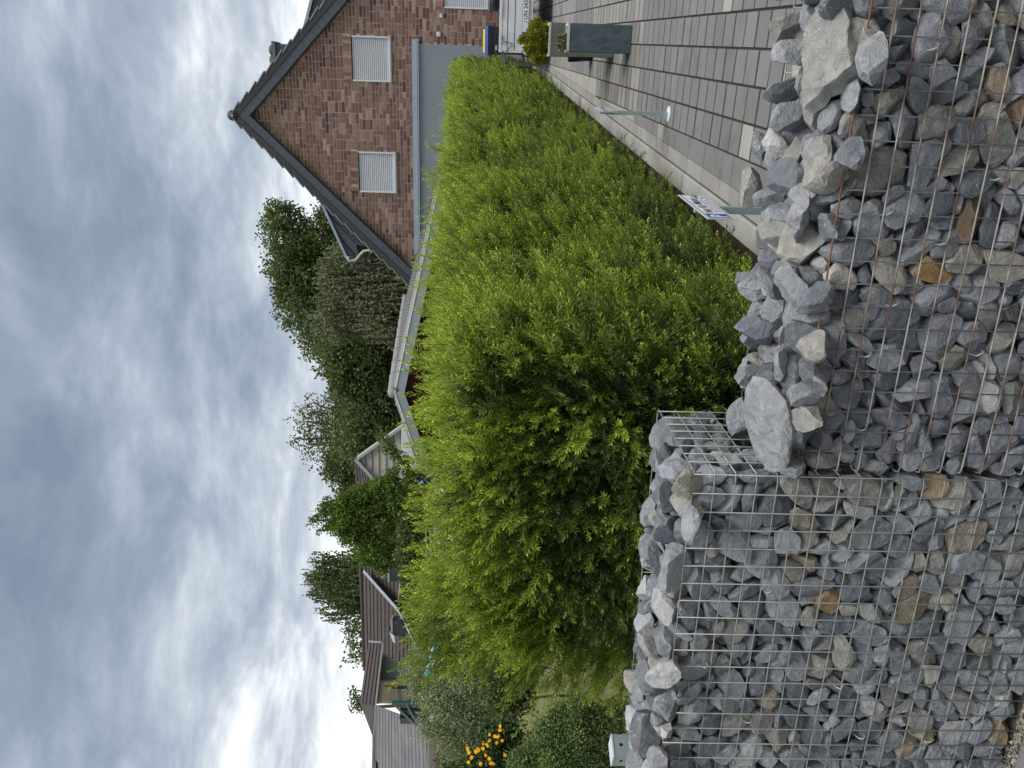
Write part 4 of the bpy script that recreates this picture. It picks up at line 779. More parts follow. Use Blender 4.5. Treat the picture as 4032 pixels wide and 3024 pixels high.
DATA_R=(15,685,710,35,648,453,454,-594,486,7,778,550,107,752,655,-83,413,-628,22,562,978,21,585,50,145,-680,717,12,615,344,24,438,842,482,61,-235,12,680,380,29,567,733,378,380,-419,8,609,787,24,407,655,-753,6,-64,
18,583,700,30,758,275,-716,27,-642,9,595,730,21,563,460,-881,-103,-27,1,616,529,39,685,614,-36,-754,228,13,486,925,-54,744,989,33,-111,93,1,614,844,113,763,115,-172,924,-321,12,670,953,39,425,939,-84,-253,-215,
22,494,814,19,557,567,551,379,-481,4,731,518,32,314,331,-527,205,756,14,547,977,28,744,201,270,-430,838,23,578,200,29,406,22,991,-13,134,6,486,601,19,643,43,-83,-792,603,10,714,745,58,490,347,106,-852,-377,
23,565,1044,25,567,518,-579,-354,-520,12,533,491,21,594,353,11,772,-528,18,693,439,61,462,108,-584,5,-804,6,429,699,19,441,465,147,664,-567,10,573,806,46,601,503,-217,-331,-768,3,556,300,23,552,571,566,401,-439,
1,497,428,-9,751,240,57,-789,562,6,530,83,14,762,513,495,123,-691,21,511,526,23,423,645,-422,365,521,2,600,458,35,389,478,488,-145,715,17,655,512,35,491,628,-1,-560,-540,9,572,552,31,527,119,-902,-183,372,
5,655,596,30,432,3,92,-909,406,20,665,251,81,755,518,-77,-38,-851,20,403,795,13,484,494,-407,648,412,14,650,622,97,748,896,-36,-413,161,13,686,339,48,690,411,-893,-183,8,10,591,603,39,374,296,726,614,-95,
23,369,895,16,438,965,249,-84,15,23,561,854,51,645,605,264,-681,-317,1,655,1036,66,767,369,-538,-139,745,4,494,323,-11,744,881,263,-61,-388,5,658,187,27,218,371,-123,624,677,15,549,758,64,751,566,-25,303,-766,
12,614,355,234,738,375,-31,600,706,17,557,928,40,487,248,907,-228,-253,12,482,870,26,594,508,-239,66,825,0,440,866,31,534,579,-580,572,39,3,612,213,46,622,832,-322,-48,450,19,587,989,43,647,812,240,487,211,
0,582,632,489,770,403,896,-131,137,18,417,342,37,291,911,-225,194,-288,14,423,748,-33,743,270,-104,334,-897,15,604,202,46,300,65,-761,-582,-278,13,490,90,24,562,417,496,-437,624,23,540,248,37,534,600,277,747,-65,
8,519,161,-31,744,94,-661,-732,-135,5,575,212,28,465,454,537,540,-462,9,587,62,26,288,77,-13,997,25,20,476,105,21,236,273,146,730,-609,22,418,633,14,509,719,-612,263,199,18,618,579,246,751,608,406,604,319,
1,554,947,190,759,355,58,-344,-867,17,366,626,12,595,754,628,190,-31,4,458,293,26,272,670,700,142,202,14,392,977,16,512,578,813,31,65,15,439,850,30,473,305,588,602,-446,17,564,135,29,521,504,-460,728,70,
22,619,325,41,753,358,-544,691,314,6,571,730,410,718,118,-22,-602,-790,15,391,478,15,698,480,174,700,-499,18,410,782,40,661,990,-36,53,126,15,705,391,54,340,406,98,847,330,1,422,822,51,758,939,-192,210,194,
18,403,354,21,371,636,730,-97,230,3,580,907,45,544,4,-718,-442,538,21,786,110,235,738,58,-925,253,-279,4,377,558,15,481,196,-57,-847,-492,19,420,258,-45,744,100,-336,866,356,6,494,25,41,662,553,441,-409,-576,
6,483,87,37,339,888,-411,125,167,23,648,182,197,741,593,-329,-89,-730,9,442,279,17,627,586,-683,-279,-336,9,544,927,86,748,180,114,976,45,5,638,585,37,556,294,178,-931,-127,12,530,1050,28,656,290,-147,-655,-682,
4,655,192,56,512,886,-108,-451,26,22,460,869,11,738,321,-98,-65,-940,1,424,438,22,605,344,-529,157,760,6,479,401,40,744,278,-249,592,-714,1,505,159,34,347,647,-642,403,81,18,337,795,18,728,628,760,152,-70,
14,440,296,21,401,282,-73,-703,649,15,402,659,31,355,94,300,108,-943,22,721,53,46,390,142,-705,-652,239,0,345,629,20,712,693,335,529,-357,14,377,383,16,653,172,326,571,-734,11,473,665,35,731,885,-170,408,-145,
14,569,833,44,370,847,-522,-84,-42,15,385,28,-12,749,809,327,355,334,18,355,580,20,342,644,-187,258,695,21,421,593,12,740,10,-920,-391,-27,3,452,272,27,458,197,616,444,-620,9,542,110,29,464,16,971,225,-82,
5,445,912,20,611,667,104,714,-184,16,502,56,38,613,362,112,885,269,2,383,1012,20,487,71,293,42,-952,21,376,260,22,362,366,-180,130,-904,18,393,42,31,450,48,-563,823,-56,18,577,395,399,726,81,597,-726,332,
1,532,651,42,560,847,-460,-181,195,13,397,209,-22,751,339,-88,-934,71,23,541,1065,24,739,40,-151,626,764,16,580,50,157,745,824,-182,-312,436,7,403,136,25,654,307,-254,754,522,19,470,889,24,391,227,-414,-653,-592,
19,341,840,15,440,893,12,441,92,18,549,139,387,717,48,951,202,228,13,343,891,18,673,148,713,121,-675,20,532,344,64,475,77,250,-859,440,10,747,756,317,709,461,159,121,864,14,360,678,21,522,404,-57,-681,608,
4,616,1015,392,713,905,-218,-281,235,12,270,1022,15,444,749,617,-172,170,15,474,90,47,671,963,-30,-188,189,22,402,46,14,187,683,-674,260,106,13,520,145,39,608,236,-749,-503,-361,3,409,57,25,508,483,-856,127,132,
6,376,116,32,390,471,-601,-114,-635,17,641,670,231,731,205,-938,227,-166,12,414,759,28,352,84,114,336,931,14,526,1032,237,745,478,20,-402,-781,6,534,972,55,565,52,322,339,-883,5,469,91,26,432,129,-931,-340,-41,
23,442,470,74,742,583,-271,165,-748,9,571,463,47,545,216,-859,232,401,21,412,744,482,764,956,108,-154,226,13,535,983,96,741,750,-500,429,57,3,746,72,53,242,174,-239,775,-559,19,661,928,61,666,540,673,-279,-421,
1,677,480,339,714,125,-473,-771,-408,15,597,308,377,729,45,-252,-849,462,16,305,701,17,355,381,-800,382,262,15,473,191,51,580,6,994,96,42,5,442,333,24,634,9,874,307,377,22,525,285,50,306,509,125,-162,-836,
0,315,478,23,422,392,-47,718,-573,15,346,177,14,688,392,113,753,-517,20,450,798,275,718,501,-303,-797,-149,13,363,25,22,331,166,587,594,-525,17,260,549,11,614,371,-682,-364,-515,11,835,1035,37,407,274,413,-170,-852,
23,368,487,35,637,718,-470,-65,509,0,518,407,52,403,659,432,-63,-613,4,510,216,50,347,865,488,-111,-17,6,260,660,12,611,262,723,453,-451,17,361,609,32,480,186,-770,44,609,11,403,247,32,650,622,-238,351,658,
3,464,405,35,283,76,749,-616,232,15,268,423,11,440,549,421,-659,294,7,683,666,69,420,450,-830,298,139,1,301,107,15,617,4,-42,-407,-912,19,723,887,76,435,474,-47,579,662,13,325,17,26,214,768,-111,620,-114,
20,738,810,379,666,143,-751,-553,-331,18,484,312,53,353,806,-558,156,-122,10,663,899,232,716,65,-236,-601,761,7,297,402,19,624,479,-567,648,170,7,496,588,49,698,318,444,-837,-7,3,447,425,23,712,92,496,-288,-814,
14,346,470,26,295,625,153,-627,-438,21,339,499,55,725,396,-620,574,-361,7,410,152,37,259,526,-172,649,-523,4,260,710,20,388,244,-554,722,336,13,260,132,11,294,400,-241,601,648,20,437,457,242,739,193,26,-968,-160,
11,309,23,12,538,718,259,559,-325,23,459,622,69,326,714,365,161,576,18,617,353,76,520,202,799,-497,269,0,759,663,66,293,817,-97,-262,-504,12,288,38,11,575,873,-466,-112,-85,14,260,861,20,702,10,-340,929,-146,
0,343,462,127,759,784,149,-172,-578,5,539,1047,67,615,800,-459,-255,289,2,495,774,48,537,691,244,234,-639,5,455,385,487,759,651,172,60,737,23,318,263,14,702,109,22,963,-245,23,358,451,34,318,324,304,-398,-802,
19,370,819,31,692,167,732,644,-148,23,451,976,42,379,493,-22,294,-818,14,608,932,34,713,20,151,972,180,17,372,134,13,183,363,-493,394,686,20,531,392,34,232,146,180,55,971,20,431,556,44,289,514,373,-409,-655,
13,371,639,46,461,229,-338,-854,321,22,853,296,306,690,373,-276,-864,194,0,419,187,23,746,845,507,74,-154,3,415,419,60,631,344,112,-924,-122,18,467,520,282,733,1,-234,315,-920,0,262,966,-8,737,183,50,365,-911,
20,635,415,133,723,507,-6,-25,-862,15,577,921,369,704,59,76,-282,-955,0,522,1005,56,688,700,21,631,332,14,594,241,60,252,959,4,-235,-157,4,382,255,245,723,759,156,456,-437,3,434,167,61,447,127,444,-759,-458,
22,395,262,39,332,191,-764,608,-101,22,669,360,170,709,70,-65,185,-978,22,261,103,17,491,548,322,-34,772,15,528,1051,315,718,876,455,-105,-124,12,531,122,75,406,45,-635,-138,-759,11,741,104,52,717,98,337,873,339,
10,282,691,310,749,491,-255,-683,476,16,629,455,58,684,76,5,605,-792,23,401,386,305,726,662,407,-611,151,6,531,109,157,714,881,-444,-124,105,4,382,432,33,251,953,-100,0,286,6,376,405,249,720,201,-932,-125,-276,
7,522,140,71,320,768,250,545,223,23,447,742,224,710,952,-83,-255,151,4,372,520,338,750,965,-134,-86,210,2,546,313,131,738,895,-428,-96,-75,13,555,956,106,519,825,-183,-526,97,23,540,652,330,702,326,-131,-792,499,
18,419,274,31,200,276,-537,-370,-706,17,462,1036,48,501,423,-71,-610,666,6,333,142,97,730,321,-871,-292,-231,14,623,1111,217,747,237,-169,-877,-382,1,462,296,220,709,654,357,521,-418,8,411,946,52,611,193,-962,106,159,
5,345,507,32,379,789,138,485,-352,19,725,677,80,499,650,-18,-34,759,5,337,872,77,733,230,-862,368,-261,15,787,780,105,597,609,435,608,-266,9,466,815,21,329,845,221,486,-37,7,494,224,263,712,432,-354,330,-761,
13,318,901,62,606,454,79,203,-864,0,562,513,141,716,522,7,-828,-204,20,415,330,19,218,711,508,327,-358,2,540,58,52,553,476,-866,61,139,6,348,479,186,755,938,53,17,-343,15,480,744,59,412,244,-642,474,552,
22,581,708,141,731,615,-75,-198,760,8,516,551,387,726,181,924,120,315,5,486,536,50,591,397,-100,-247,879,17,786,673,79,597,876,-388,-161,-236,21,630,182,82,650,1,-62,887,-457,18,320,267,63,666,874,34,-397,279,
18,514,649,390,700,430,847,168,-263,21,456,38,64,337,383,-489,-508,-596,16,437,977,62,485,110,-818,18,-565,15,477,201,318,714,206,-553,782,-198,0,666,920,73,352,575,-105,26,811,10,403,847,56,699,352,-237,-342,-839,
2,326,1016,169,753,8,-999,-9,36,1,536,619,76,640,782,-422,-238,-391,23,538,739,61,712,710,-312,426,-465,16,531,588,85,305,815,-273,479,-177,20,344,262,17,734,43,-205,502,839,8,446,287,53,622,738,-588,326,-59,
8,406,160,132,720,383,787,265,406,8,577,561,72,646,249,471,-391,-750,0,675,138,70,202,30,-349,886,303,15,320,1066,10,484,300,-427,-475,-709,12,443,23,44,713,512,249,-488,-661,0,471,258,179,726,287,77,112,948,
9,461,322,59,595,722,464,-477,191,19,328,474,17,264,271,79,-953,113,4,514,484,82,613,328,-18,-924,-197,2,631,53,298,707,337,-419,-245,-806,0,536,883,166,743,502,242,130,820,2,496,781,68,704,549,-338,764,-30,
16,373,973,148,741,903,25,275,-330,22,590,95,76,623,175,267,508,-800,14,524,133,88,271,167,263,-195,930,11,401,1046,199,729,484,-644,-572,-151,9,298,730,71,559,974,-85,41,208,21,585,137,93,499,39,-557,202,-805,
23,533,101,43,147,50,976,212,8,4,570,290,76,192,410,320,756,398,16,639,67,70,493,260,-113,-659,-697,12,529,36,66,146,919,94,131,361,21,517,537,73,400,141,-238,-849,-450,1,764,368,58,179,387,-835,377,102,
7,619,318,79,415,608,748,-22,266,12,500,229,74,399,488,215,-473,701,13,566,333,309,718,965,-26,250,74,18,552,635,177,733,367,-91,918,122,15,507,1028,93,401,794,297,528,-59,17,522,21,115,697,380,675,-182,-605,
2,500,997,257,706,465,280,196,-817,20,650,749,43,306,127,982,129,-63,6,653,460,83,286,768,-136,441,-444,13,301,600,44,594,16,-395,-864,-310,21,715,205,102,182,346,735,-582,-38,13,678,42,92,202,182,-579,-782,143,
16,494,230,71,450,307,261,-859,316,8,411,660,106,633,118,904,-398,102,17,352,1032,60,458,226,-466,817,-253,2,516,873,100,686,228,620,53,-749,15,459,1144,474,763,33,-345,902,257,11,675,841,212,711,201,-728,656,-3,
18,422,82,349,712,382,266,-646,605,14,557,856,87,492,580,273,-747,-175,2,439,285,79,489,533,515,658,-134,4,437,595,65,471,635,233,605,-420,2,535,556,46,247,159,-326,922,134,14,349,52,99,653,743,-458,-355,-335,
4,489,695,95,541,304,-181,-398,-846,8,260,941,70,383,505,-35,-840,-197,18,394,596,22,263,427,-729,-534,33,17,438,644,112,661,338,933,115,48,18,348,74,94,739,255,628,-586,444,7,559,201,48,719,109,188,308,-926,
15,354,359,69,252,908,-331,-65,-249,14,630,60,123,260,385,-894,-136,187,23,485,54,197,715,952,-204,-52,-224,12,426,606,294,711,701,43,162,-693,6,416,719,94,468,165,791,-324,-493,8,621,674,267,704,249,-755,601,79,
9,708,274,86,552,494,416,-695,316,0,575,912,179,695,74,-239,-561,789,15,753,688,120,371,12,-987,-128,96,6,379,922,126,724,968,-6,-131,215,2,379,23,83,484,642,-254,-677,256,9,646,350,82,644,32,983,18,-181,
21,350,508,63,554,185,-370,-911,8,18,645,561,109,545,516,550,-625,-201,15,347,839,94,630,358,-311,723,-503,16,565,977,114,442,221,-59,915,-331,16,424,671,80,693,539,-630,-369,419,1,682,295,157,457,130,-695,-691,-147,
7,629,1133,316,751,186,799,222,-528,14,370,431,296,725,2,934,6,-358,0,493,34,28,114,619,532,-549,178,12,458,458,175,711,681,278,383,558,4,635,783,83,362,816,461,249,-244,6,487,218,126,718,118,-446,-886,39,
1,499,392,111,405,271,693,-476,469,0,413,303,83,247,387,-556,448,-584,19,337,635,53,691,361,-292,-230,855,22,461,959,338,694,363,463,-744,317,16,461,486,94,538,887,191,-343,245,16,420,830,88,722,206,361,-123,901,
12,599,204,41,168,211,-183,-637,719,12,488,742,115,300,42,498,-641,582,22,551,45,96,308,498,179,-608,591,7,517,475,69,369,942,300,123,-88,3,583,815,82,437,94,428,402,804,11,408,423,70,545,170,268,-136,939,
15,547,1014,109,577,114,518,564,-632,13,417,631,95,517,33,-711,675,193,15,497,990,113,381,926,354,93,91,12,440,339,85,733,952,-258,-151,-68,9,533,525,108,276,539,-571,-616,-55,7,489,356,121,454,482,-270,831,68,
23,406,196,77,557,955,-272,-73,-95,11,369,1033,92,650,102,-398,543,732,16,758,1120,396,691,312,-400,293,810,22,532,496,82,462,64,-634,420,-646,11,327,171,18,165,144,-939,255,-182,20,332,104,11,148,443,340,593,-580,
15,734,957,143,667,177,70,938,-289,3,334,850,91,586,726,-539,-398,155,7,629,559,360,683,559,236,144,-782,14,534,1044,125,333,641,109,624,-433,19,532,736,144,532,222,922,293,-119,0,431,35,244,721,743,49,-448,-495,
10,260,304,88,622,282,750,594,-64,7,527,1031,144,716,323,374,-759,425,5,492,153,306,703,820,-218,-300,437,12,377,104,91,348,211,-555,329,734,4,297,807,46,471,563,773,292,-6,17,456,25,97,604,312,672,-317,-593,
)
SPL={78:(0.43,0.275,0.14),139:(0.52,0.52,0.5),118:(0.5,0.46,0.4),34:(0.46,0.44,0.34),243:(0.37,0.33,0.26),199:(0.42,0.38,0.31),93:(0.33,0.24,0.2),119:(0.4,0.34,0.25),149:(0.4,0.33,0.24),31:(0.5,0.5,0.5),10:(0.3,0.25,0.17),211:(0.38,0.35,0.28),221:(0.28,0.27,0.24),99:(0.33,0.33,0.32),4:(0.38,0.33,0.25),137:(0.36,0.34,0.3),53:(0.36,0.32,0.25),6:(0.3,0.29,0.27),91:(0.38,0.34,0.28),160:(0.47,0.36,0.26)}
SPR={30:(0.27,0.19,0.12),28:(0.52,0.33,0.13),145:(0.35,0.325,0.27),162:(0.5,0.42,0.37),148:(0.32,0.3,0.26),208:(0.46,0.43,0.38),54:(0.38,0.365,0.34),90:(0.34,0.32,0.27),120:(0.36,0.35,0.3),188:(0.42,0.41,0.36),36:(0.46,0.37,0.27),127:(0.27,0.25,0.22),0:(0.27,0.25,0.23),17:(0.37,0.34,0.3),121:(0.38,0.33,0.25),118:(0.4,0.375,0.33),39:(0.4,0.38,0.34)}


GROW=1.05
basket_stones(gabL,DATA_L,21,SPL)
GROW=1.08
basket_stones(gabR,DATA_R,22,SPR)
# hand placed big stones on the lower basket and some on the tall one
GROW=1.13
rz_=random.Random(404)
def big(root,s,d,z,size,rot,seed,col,flat=True):
    me=rock_me(seed,flat,3); me.materials.append(ST_O); o=bpy.data.objects.new('stone',me); COL.objects.link(o); o.parent=root
    o.location=G(s,d,z)-WL[root.name]; o.rotation_euler=(rot[0],rot[1],rot[2]+GA); o.scale=size; o.color=(*col,1)
big(gabR,.925,.045,.785,(.128,.15,.14),(.55,.05,.1),301,(.41,.40,.37))
big(gabR,.115,.045,.80,(.125,.12,.12),(.30,-.15,.5),302,(.37,.375,.385))
big(gabR,.26,.06,.785,(.066,.066,0.0697),(.3,.5,2.0),303,(.36,.365,.37))
big(gabR,.44,.05,.785,(.066,.066,0.0697),(.2,-.4,1.0),304,(.33,.34,.35))
big(gabR,.60,.07,.79,(.066,.066,0.0697),(.5,.2,2.4),305,(.38,.38,.39))
big(gabR,.74,.04,.78,(.066,.066,0.0697),(.3,.2,.8),306,(.37,.36,.345))
for k_,(s_,d_,z_,r_) in enumerate(((.05,.24,0.795,0.0615),(.17,.22,0.785,0.0574),(.30,.25,0.780,0.0656),(.42,.20,0.775,0.0574),(.55,.24,0.775,0.0615),(.68,.21,0.780,0.0615),(.82,.26,0.785,0.0574),(.96,.23,0.780,0.0656),(1.1,.25,0.785,0.0615),(.12,.36,0.755,0.0574),(.25,.38,0.745,0.0574),(.38,.36,0.750,0.0615),(.50,.38,0.745,0.0533),(.62,.36,0.750,0.0574),(.75,.38,0.750,0.0615),(.88,.37,0.755,0.0574),(1.02,.38,0.755,0.0615),(1.15,.36,0.755,0.0574),(.02,.34,0.765,0.0492))):
    big(gabR,s_,d_,z_,(r_,r_,r_),(k_*1.3,k_*.7,k_*2.1),320+k_,stone_col(rz_),False)
for k_ in range(15):
    big(gabL,-.07-k_*.072,.355+.03*math.sin(k_*2.3),.925+.025*math.sin(k_*4.1)+(.0 if k_ else -.03),(.07+.012*math.sin(k_*5),)*3,(k_*1.7,k_*.9,k_*2.6),350+k_,stone_col(rz_),False)
for k_ in range(10):
    big(gabL,-.12-k_*.105,.20+.04*math.sin(k_*3.3),.975+.02*math.sin(k_*4.1),(.066+.010*math.sin(k_*5),)*3,(k_*1.1,k_*.5,k_*2.2),370+k_,stone_col(rz_),False)

# dark box replacing the inner stones, shade of the gaps put into its colour
CORE=simple('dark_core',(.05,.05,.05),.95,.1,0,.4,30,.8)
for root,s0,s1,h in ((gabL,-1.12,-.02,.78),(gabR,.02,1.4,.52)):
    q=MB(); q.box(G(s0,.24,0),GS*(s1-s0),GD*.17,Vector((0,0,h))); q.put('dark_core',CORE,root)
# ---- wires
m=Mt('galvanised_wire',.5,.5,.35); g=m.n.new('ShaderNodeNewGeometry'); a=m.noise(7,3,.5,vec=g.outputs['Position']); a2=m.noise(60,3,.6,vec=g.outputs['Position'])
m.base(m.mix(m.rng(a,.45,.7,0,.6),m.mix(m.rng(a2,.3,.7),(.22,.25,.25),(.33,.36,.355)),(.42,.40,.34))); GALV=m.m
m=Mt('rusty_wire',.75,.3,.1); g=m.n.new('ShaderNodeNewGeometry'); a=m.noise(11,3,.6,vec=g.outputs['Position']); a2=m.noise(120,3,.6,vec=g.outputs['Position'])
m.base(m.mix(m.rng(a,.42,.62),(.36,.34,.30),m.mix(m.rng(a2,.3,.7),(.085,.045,.032),(.17,.085,.058)))); RUST=m.m
m=Mt('rusty_rim',.75,.3,.1); g=m.n.new('ShaderNodeNewGeometry'); a2=m.noise(90,3,.6,vec=g.outputs['Position'])
m.base(m.mix(m.rng(a2,.3,.7),(.13,.055,.038),(.22,.10,.065))); RIM=m.m
m=Mt('dark_wire',.6,.4,.3); m.base((.12,.14,.145)); DARKW=m.m
def bar(name,pts,r,mat,par,seg=6): 
    q=MB(); q.tube(pts,r,seg); return q.put(name,mat,par,smooth=True)
rnd=random.Random(77)
WR=.00175; Dp=.43; CS=.0505
def bend(v,amp): return v+rnd.uniform(-amp,amp)
# left basket: verticals on the outside, horizontals inside
HL=.98
fp=bar('front_mesh',[G(-1.14,-.003,HL),G(-.02,-.003,HL),G(-.006,0,HL),G(-.001,.012,HL)],WR*1.15,GALV,gabL)
for k in range(1,20):
    z=HL-k*.0515; bar('wire',[G(-1.14,-.003+rnd.uniform(0,.003),z+rnd.uniform(-.002,.002)),G(-.75,-.003,z),G(-.35,-.003+rnd.uniform(-.003,.002),z),G(-.02,-.003,z),G(-.003,.004,z)],WR,GALV,fp)
for k in range(23):
    s=-.003-k*CS; bar('wire',[G(s,-.0065,HL+.002),G(s+rnd.uniform(-.002,.002),-.0065-rnd.uniform(0,.004),.5),G(s,-.0065,.0)],WR,GALV,fp)
sp_=bar('side_mesh',[G(-.0,-.004,HL),G(.001,.06,HL),G(.001,Dp,HL+.0)],WR*1.15,GALV,gabL)
for k in range(1,9):
    z=HL-k*CS; bar('wire',[G(.0,-.004,z),G(.001,Dp,z)],WR,GALV,sp_)
for k in range(1,9):
    d=k*CS; bar('wire',[G(.004,d,HL+.002),G(.004,d,.55)],WR,GALV,sp_)
bp=bar('back_mesh',[G(-.0,Dp-.015,HL),G(-.004,Dp,HL),G(-.02,Dp+.004,HL),G(-1.14,Dp+.004,HL)],WR*1.15,GALV,gabL)
for k in range(1,12):
    z=HL-k*CS; bar('wire',[G(-.0,Dp-.02,z),G(-.005,Dp,z),G(-.03,Dp+.004,z),G(-1.14,Dp+.004,z)],WR,GALV,bp)
for k in range(1,22):
    s=-k*CS; bar('wire',[G(s,Dp+.008,HL+.002),G(s,Dp+.008,.5)],WR,GALV,bp)
# right basket: long wires outside and rusty, uprights inside
HR=.738
fr=bar('front_mesh',[G(.03,.055,HR+.0),G(.008,.02,HR),G(.013,-.006,HR),G(.03,-.010,HR),G(.5,-.0105,HR+.001),G(1.42,-.010,HR)],WR*1.3,RIM,gabR,8)
for k in range(1,15):
    z=HR-k*.0505; bar('wire',[G(.025,.045,z),G(.008,.015,z),G(.014,-.007,z),G(.03,-.010,z),G(.35,-.0105,z+rnd.uniform(-.002,.002)),G(.8,-.010,z+rnd.uniform(-.002,.002)),G(1.42,-.010,z)],WR*1.05,RUST,fr)
for k in range(1,28):
    s=.014+k*CS; bar('wire',[G(s,-.0055,HR+.002),G(s,-.0055,.0)],WR,DARKW,fr)
br_=bar('back_mesh',[G(.02,Dp,HR),G(1.42,Dp,HR)],WR*1.15,GALV,gabR)
for k in range(1,6): bar('wire',[G(.02,Dp,HR-k*CS),G(1.42,Dp,HR-k*CS)],WR,GALV,br_)
for k in range(1,27): bar('wire',[G(.02+k*CS,Dp-.003,HR+.003),G(.02+k*CS,Dp-.003,.4)],WR,GALV,br_)
# bent spacer hooks gripping the mesh
for root,s,z in ((gabL,-.56,.90),(gabL,-.62,.53),(gabL,-.74,.76),(gabL,-.79,.44),(gabL,-.94,.90),(gabL,-.95,.79),(gabL,-.33,.76),(gabL,-.8,.25),(gabL,-1.0,.24),(gabR,.30,.62),(gabR,.31,.36),(gabR,.12,.60),(gabR,.42,.58),(gabR,.62,.63),(gabR,.70,.41),(gabR,.56,.50),(gabR,.95,.60)):
    a=rnd.uniform(-.5,.5)
    bar('spacer_hook',[G(s,.06,z+.02),G(s,.01,z+.008),G(s,-.008,z),G(s+.004+a*.01,-.016,z-.006),G(s+.010,-.014,z-.012),G(s+.013,-.004,z-.010)],.0022,GALV,root)

# ================================================================ steel post behind the tall basket
STEEL=simple('painted_steel',(.34,.41,.42),.45,.4,.2,.06,6); 
po=thing('steel_post',(-2.70,2.3,0),'pale galvanised steel post with two bolt holes behind the tall stone basket','post')
pa=math.radians(-14)
ax=Vector((math.cos(pa),math.sin(pa),0)); ay=Vector((-math.sin(pa),math.cos(pa),0)); pc=Vector((-2.715,2.32,0))
q=MB(); t=.004; w_=.09
for o_,u_,v_ in ((pc-ax*w_/2-ay*w_/2,ax*w_,ay*t),(pc-ax*w_/2+ay*(w_/2-t),ax*w_,ay*t),(pc-ax*w_/2-ay*(w_/2-t),ax*t,ay*(w_-2*t)),(pc+ax*(w_/2-t)-ay*(w_/2-t),ax*t,ay*(w_-2*t))):
    q.box(o_,u_,v_,Vector((0,0,.925)))
q.put('post_tube',STEEL,po)
q=MB(); q.box(pc-ax*(w_/2+.002)-ay*(w_/2+.002)+Vector((0,0,.926)),ax*(w_+.004),ay*(w_+.004),Vector((0,0,.006))); q.put('lit_top',simple('lit_top_mat',(.62,.66,.68),.4,.4,.1,.04,5),po)  # top paler than the tube: the light falling on it is painted in
for z in (.895,.84):
    for n_,c_ in ((ax,pc+ax*(w_/2)),(-ay,pc-ay*(w_/2))):
        q=MB(); c=c_+Vector((0,0,z)); q.tube([c-n_*.0005,c+n_*.0012],[.007,.007],12); q.put('bolt_hole',BLACK,po)

# ================================================================ parking signs
def text_mesh(txt,size,bold=0,name='lettering'):
    cu=bpy.data.curves.new('t','FONT'); cu.body=txt; cu.size=size; cu.align_x='LEFT'; cu.offset=bold; cu.resolution_u=3
    o=bpy.data.objects.new('t',cu); COL.objects.link(o); bpy.context.view_layer.update()
    me=bpy.data.meshes.new_from_object(o.evaluated_get(bpy.context.evaluated_depsgraph_get())); bpy.data.objects.remove(o); me.name=name; me.materials.clear(); return me
BLUE=simple('sign_blue',(.02,.05,.30),.5,.4,0,.02,3); INK=simple('sign_ink',(.015,.015,.022),.5,.4,0,.02,3); GREY=simple('sign_grey',(.22,.21,.27),.5,.4,0,.02,3); RED=simple('sign_red',(.55,.12,.15),.5,.4,0,.02,3)
WSIGN=simple('sign_white',(.72,.74,.80),.35,.5,0,.02,3)
def sign(base,yc,h,tilt,lab,lz):
    r=thing('parking_sign',base,lab,'sign','parking signs on steel stakes')
    bx,by,bz=base
    q=MB(); w_=.028
    q.box((bx-w_/2,by-w_/2,bz),(w_,0,0),(0,w_,0),(0,0,h)); pst=q.put('stake',STEEL,r)
    q=MB(); q.tube([(bx,by,bz-.002),(bx,by,bz+.004),(bx,by,bz+.006)],[.056,.056,.05],24); q.put('foot_plate',WSIGN,r)
    # panel lies in the plane facing the drive (+X), slightly leaning
    cx=bx+w_/2+.004; z0=bz+h-.115+lz; L_=.515; Hh=.108
    U=Vector((tilt,1,0)).normalized(); V=Vector((0,0,1)); Nn=U.cross(V).normalized(); O=Vector((cx,yc-L_/2,z0))
    q=MB(); q.box(O,U*L_,Nn*.003,V*Hh); pan=q.put('panel',simple('panel_edge',(.45,.47,.5),.5,.4,0,.03,4),r,O)
    def pl(name,u0,u1,v0,v1,mat,lift):
        q=MB(); a=O+Nn*(.003+lift); q.quad([a+U*u0+V*v0,a+U*u1+V*v0,a+U*u1+V*v1,a+U*u0+V*v1]); return q.put(name,mat,pan)
    pl('sheet',0,L_,0,Hh,WSIGN,.0004)
    for (a,b_,c,d) in ((.008,L_-.008,.007,.0105),(.008,L_-.008,Hh-.0105,Hh-.007),(.008,.0115,.0105,Hh-.0105),(L_-.0115,L_-.008,.0105,Hh-.0105)): pl('border_line',a,b_,c,d,INK,.0008)
    pl('blue_field',.022,.098,.014,Hh-.014,BLUE,.0008)
    def txt(s,size,u,v,mat,name,bold=0):
        me=text_mesh(s,size,bold); 
        for vv in me.vertices:
            p=O+Nn*.0042+U*(u+vv.co.x)+V*(v+vv.co.y); vv.co=p-O
        me.update(); return place(name,me,mat,pan,O)
    txt('P',.088,.030,.023,WSIGN,'letter_p',.003)
    txt('Nur für Mieter',.052,.118,.052,INK,'lettering',.0004)
    pl('small_print',.125,.40,.036,.042,GREY,.0008)
    pl('small_print',.125,.20,.020,.026,GREY,.0008); pl('small_print',.205,.30,.020,.026,RED,.0008); pl('small_print',.305,.40,.020,.026,GREY,.0008)
    # small pictogram of a tow truck lifting a car
    q=MB(); a=O+Nn*.0042
    def poly(P): q.quad([a+U*x+V*y for x,y in P])
    poly([(.425,.020),(.455,.020),(.455,.028),(.425,.028)]); poly([(.460,.032),(.50,.032),(.50,.044),(.460,.044)]); poly([(.478,.044),(.50,.044),(.50,.058),(.484,.058)])
    poly([(.432,.034),(.465,.060),(.462,.064),(.428,.038)]); poly([(.430,.040),(.452,.052),(.449,.058),(.427,.046)])
    q.put('tow_pictogram',INK,pan)
    return r
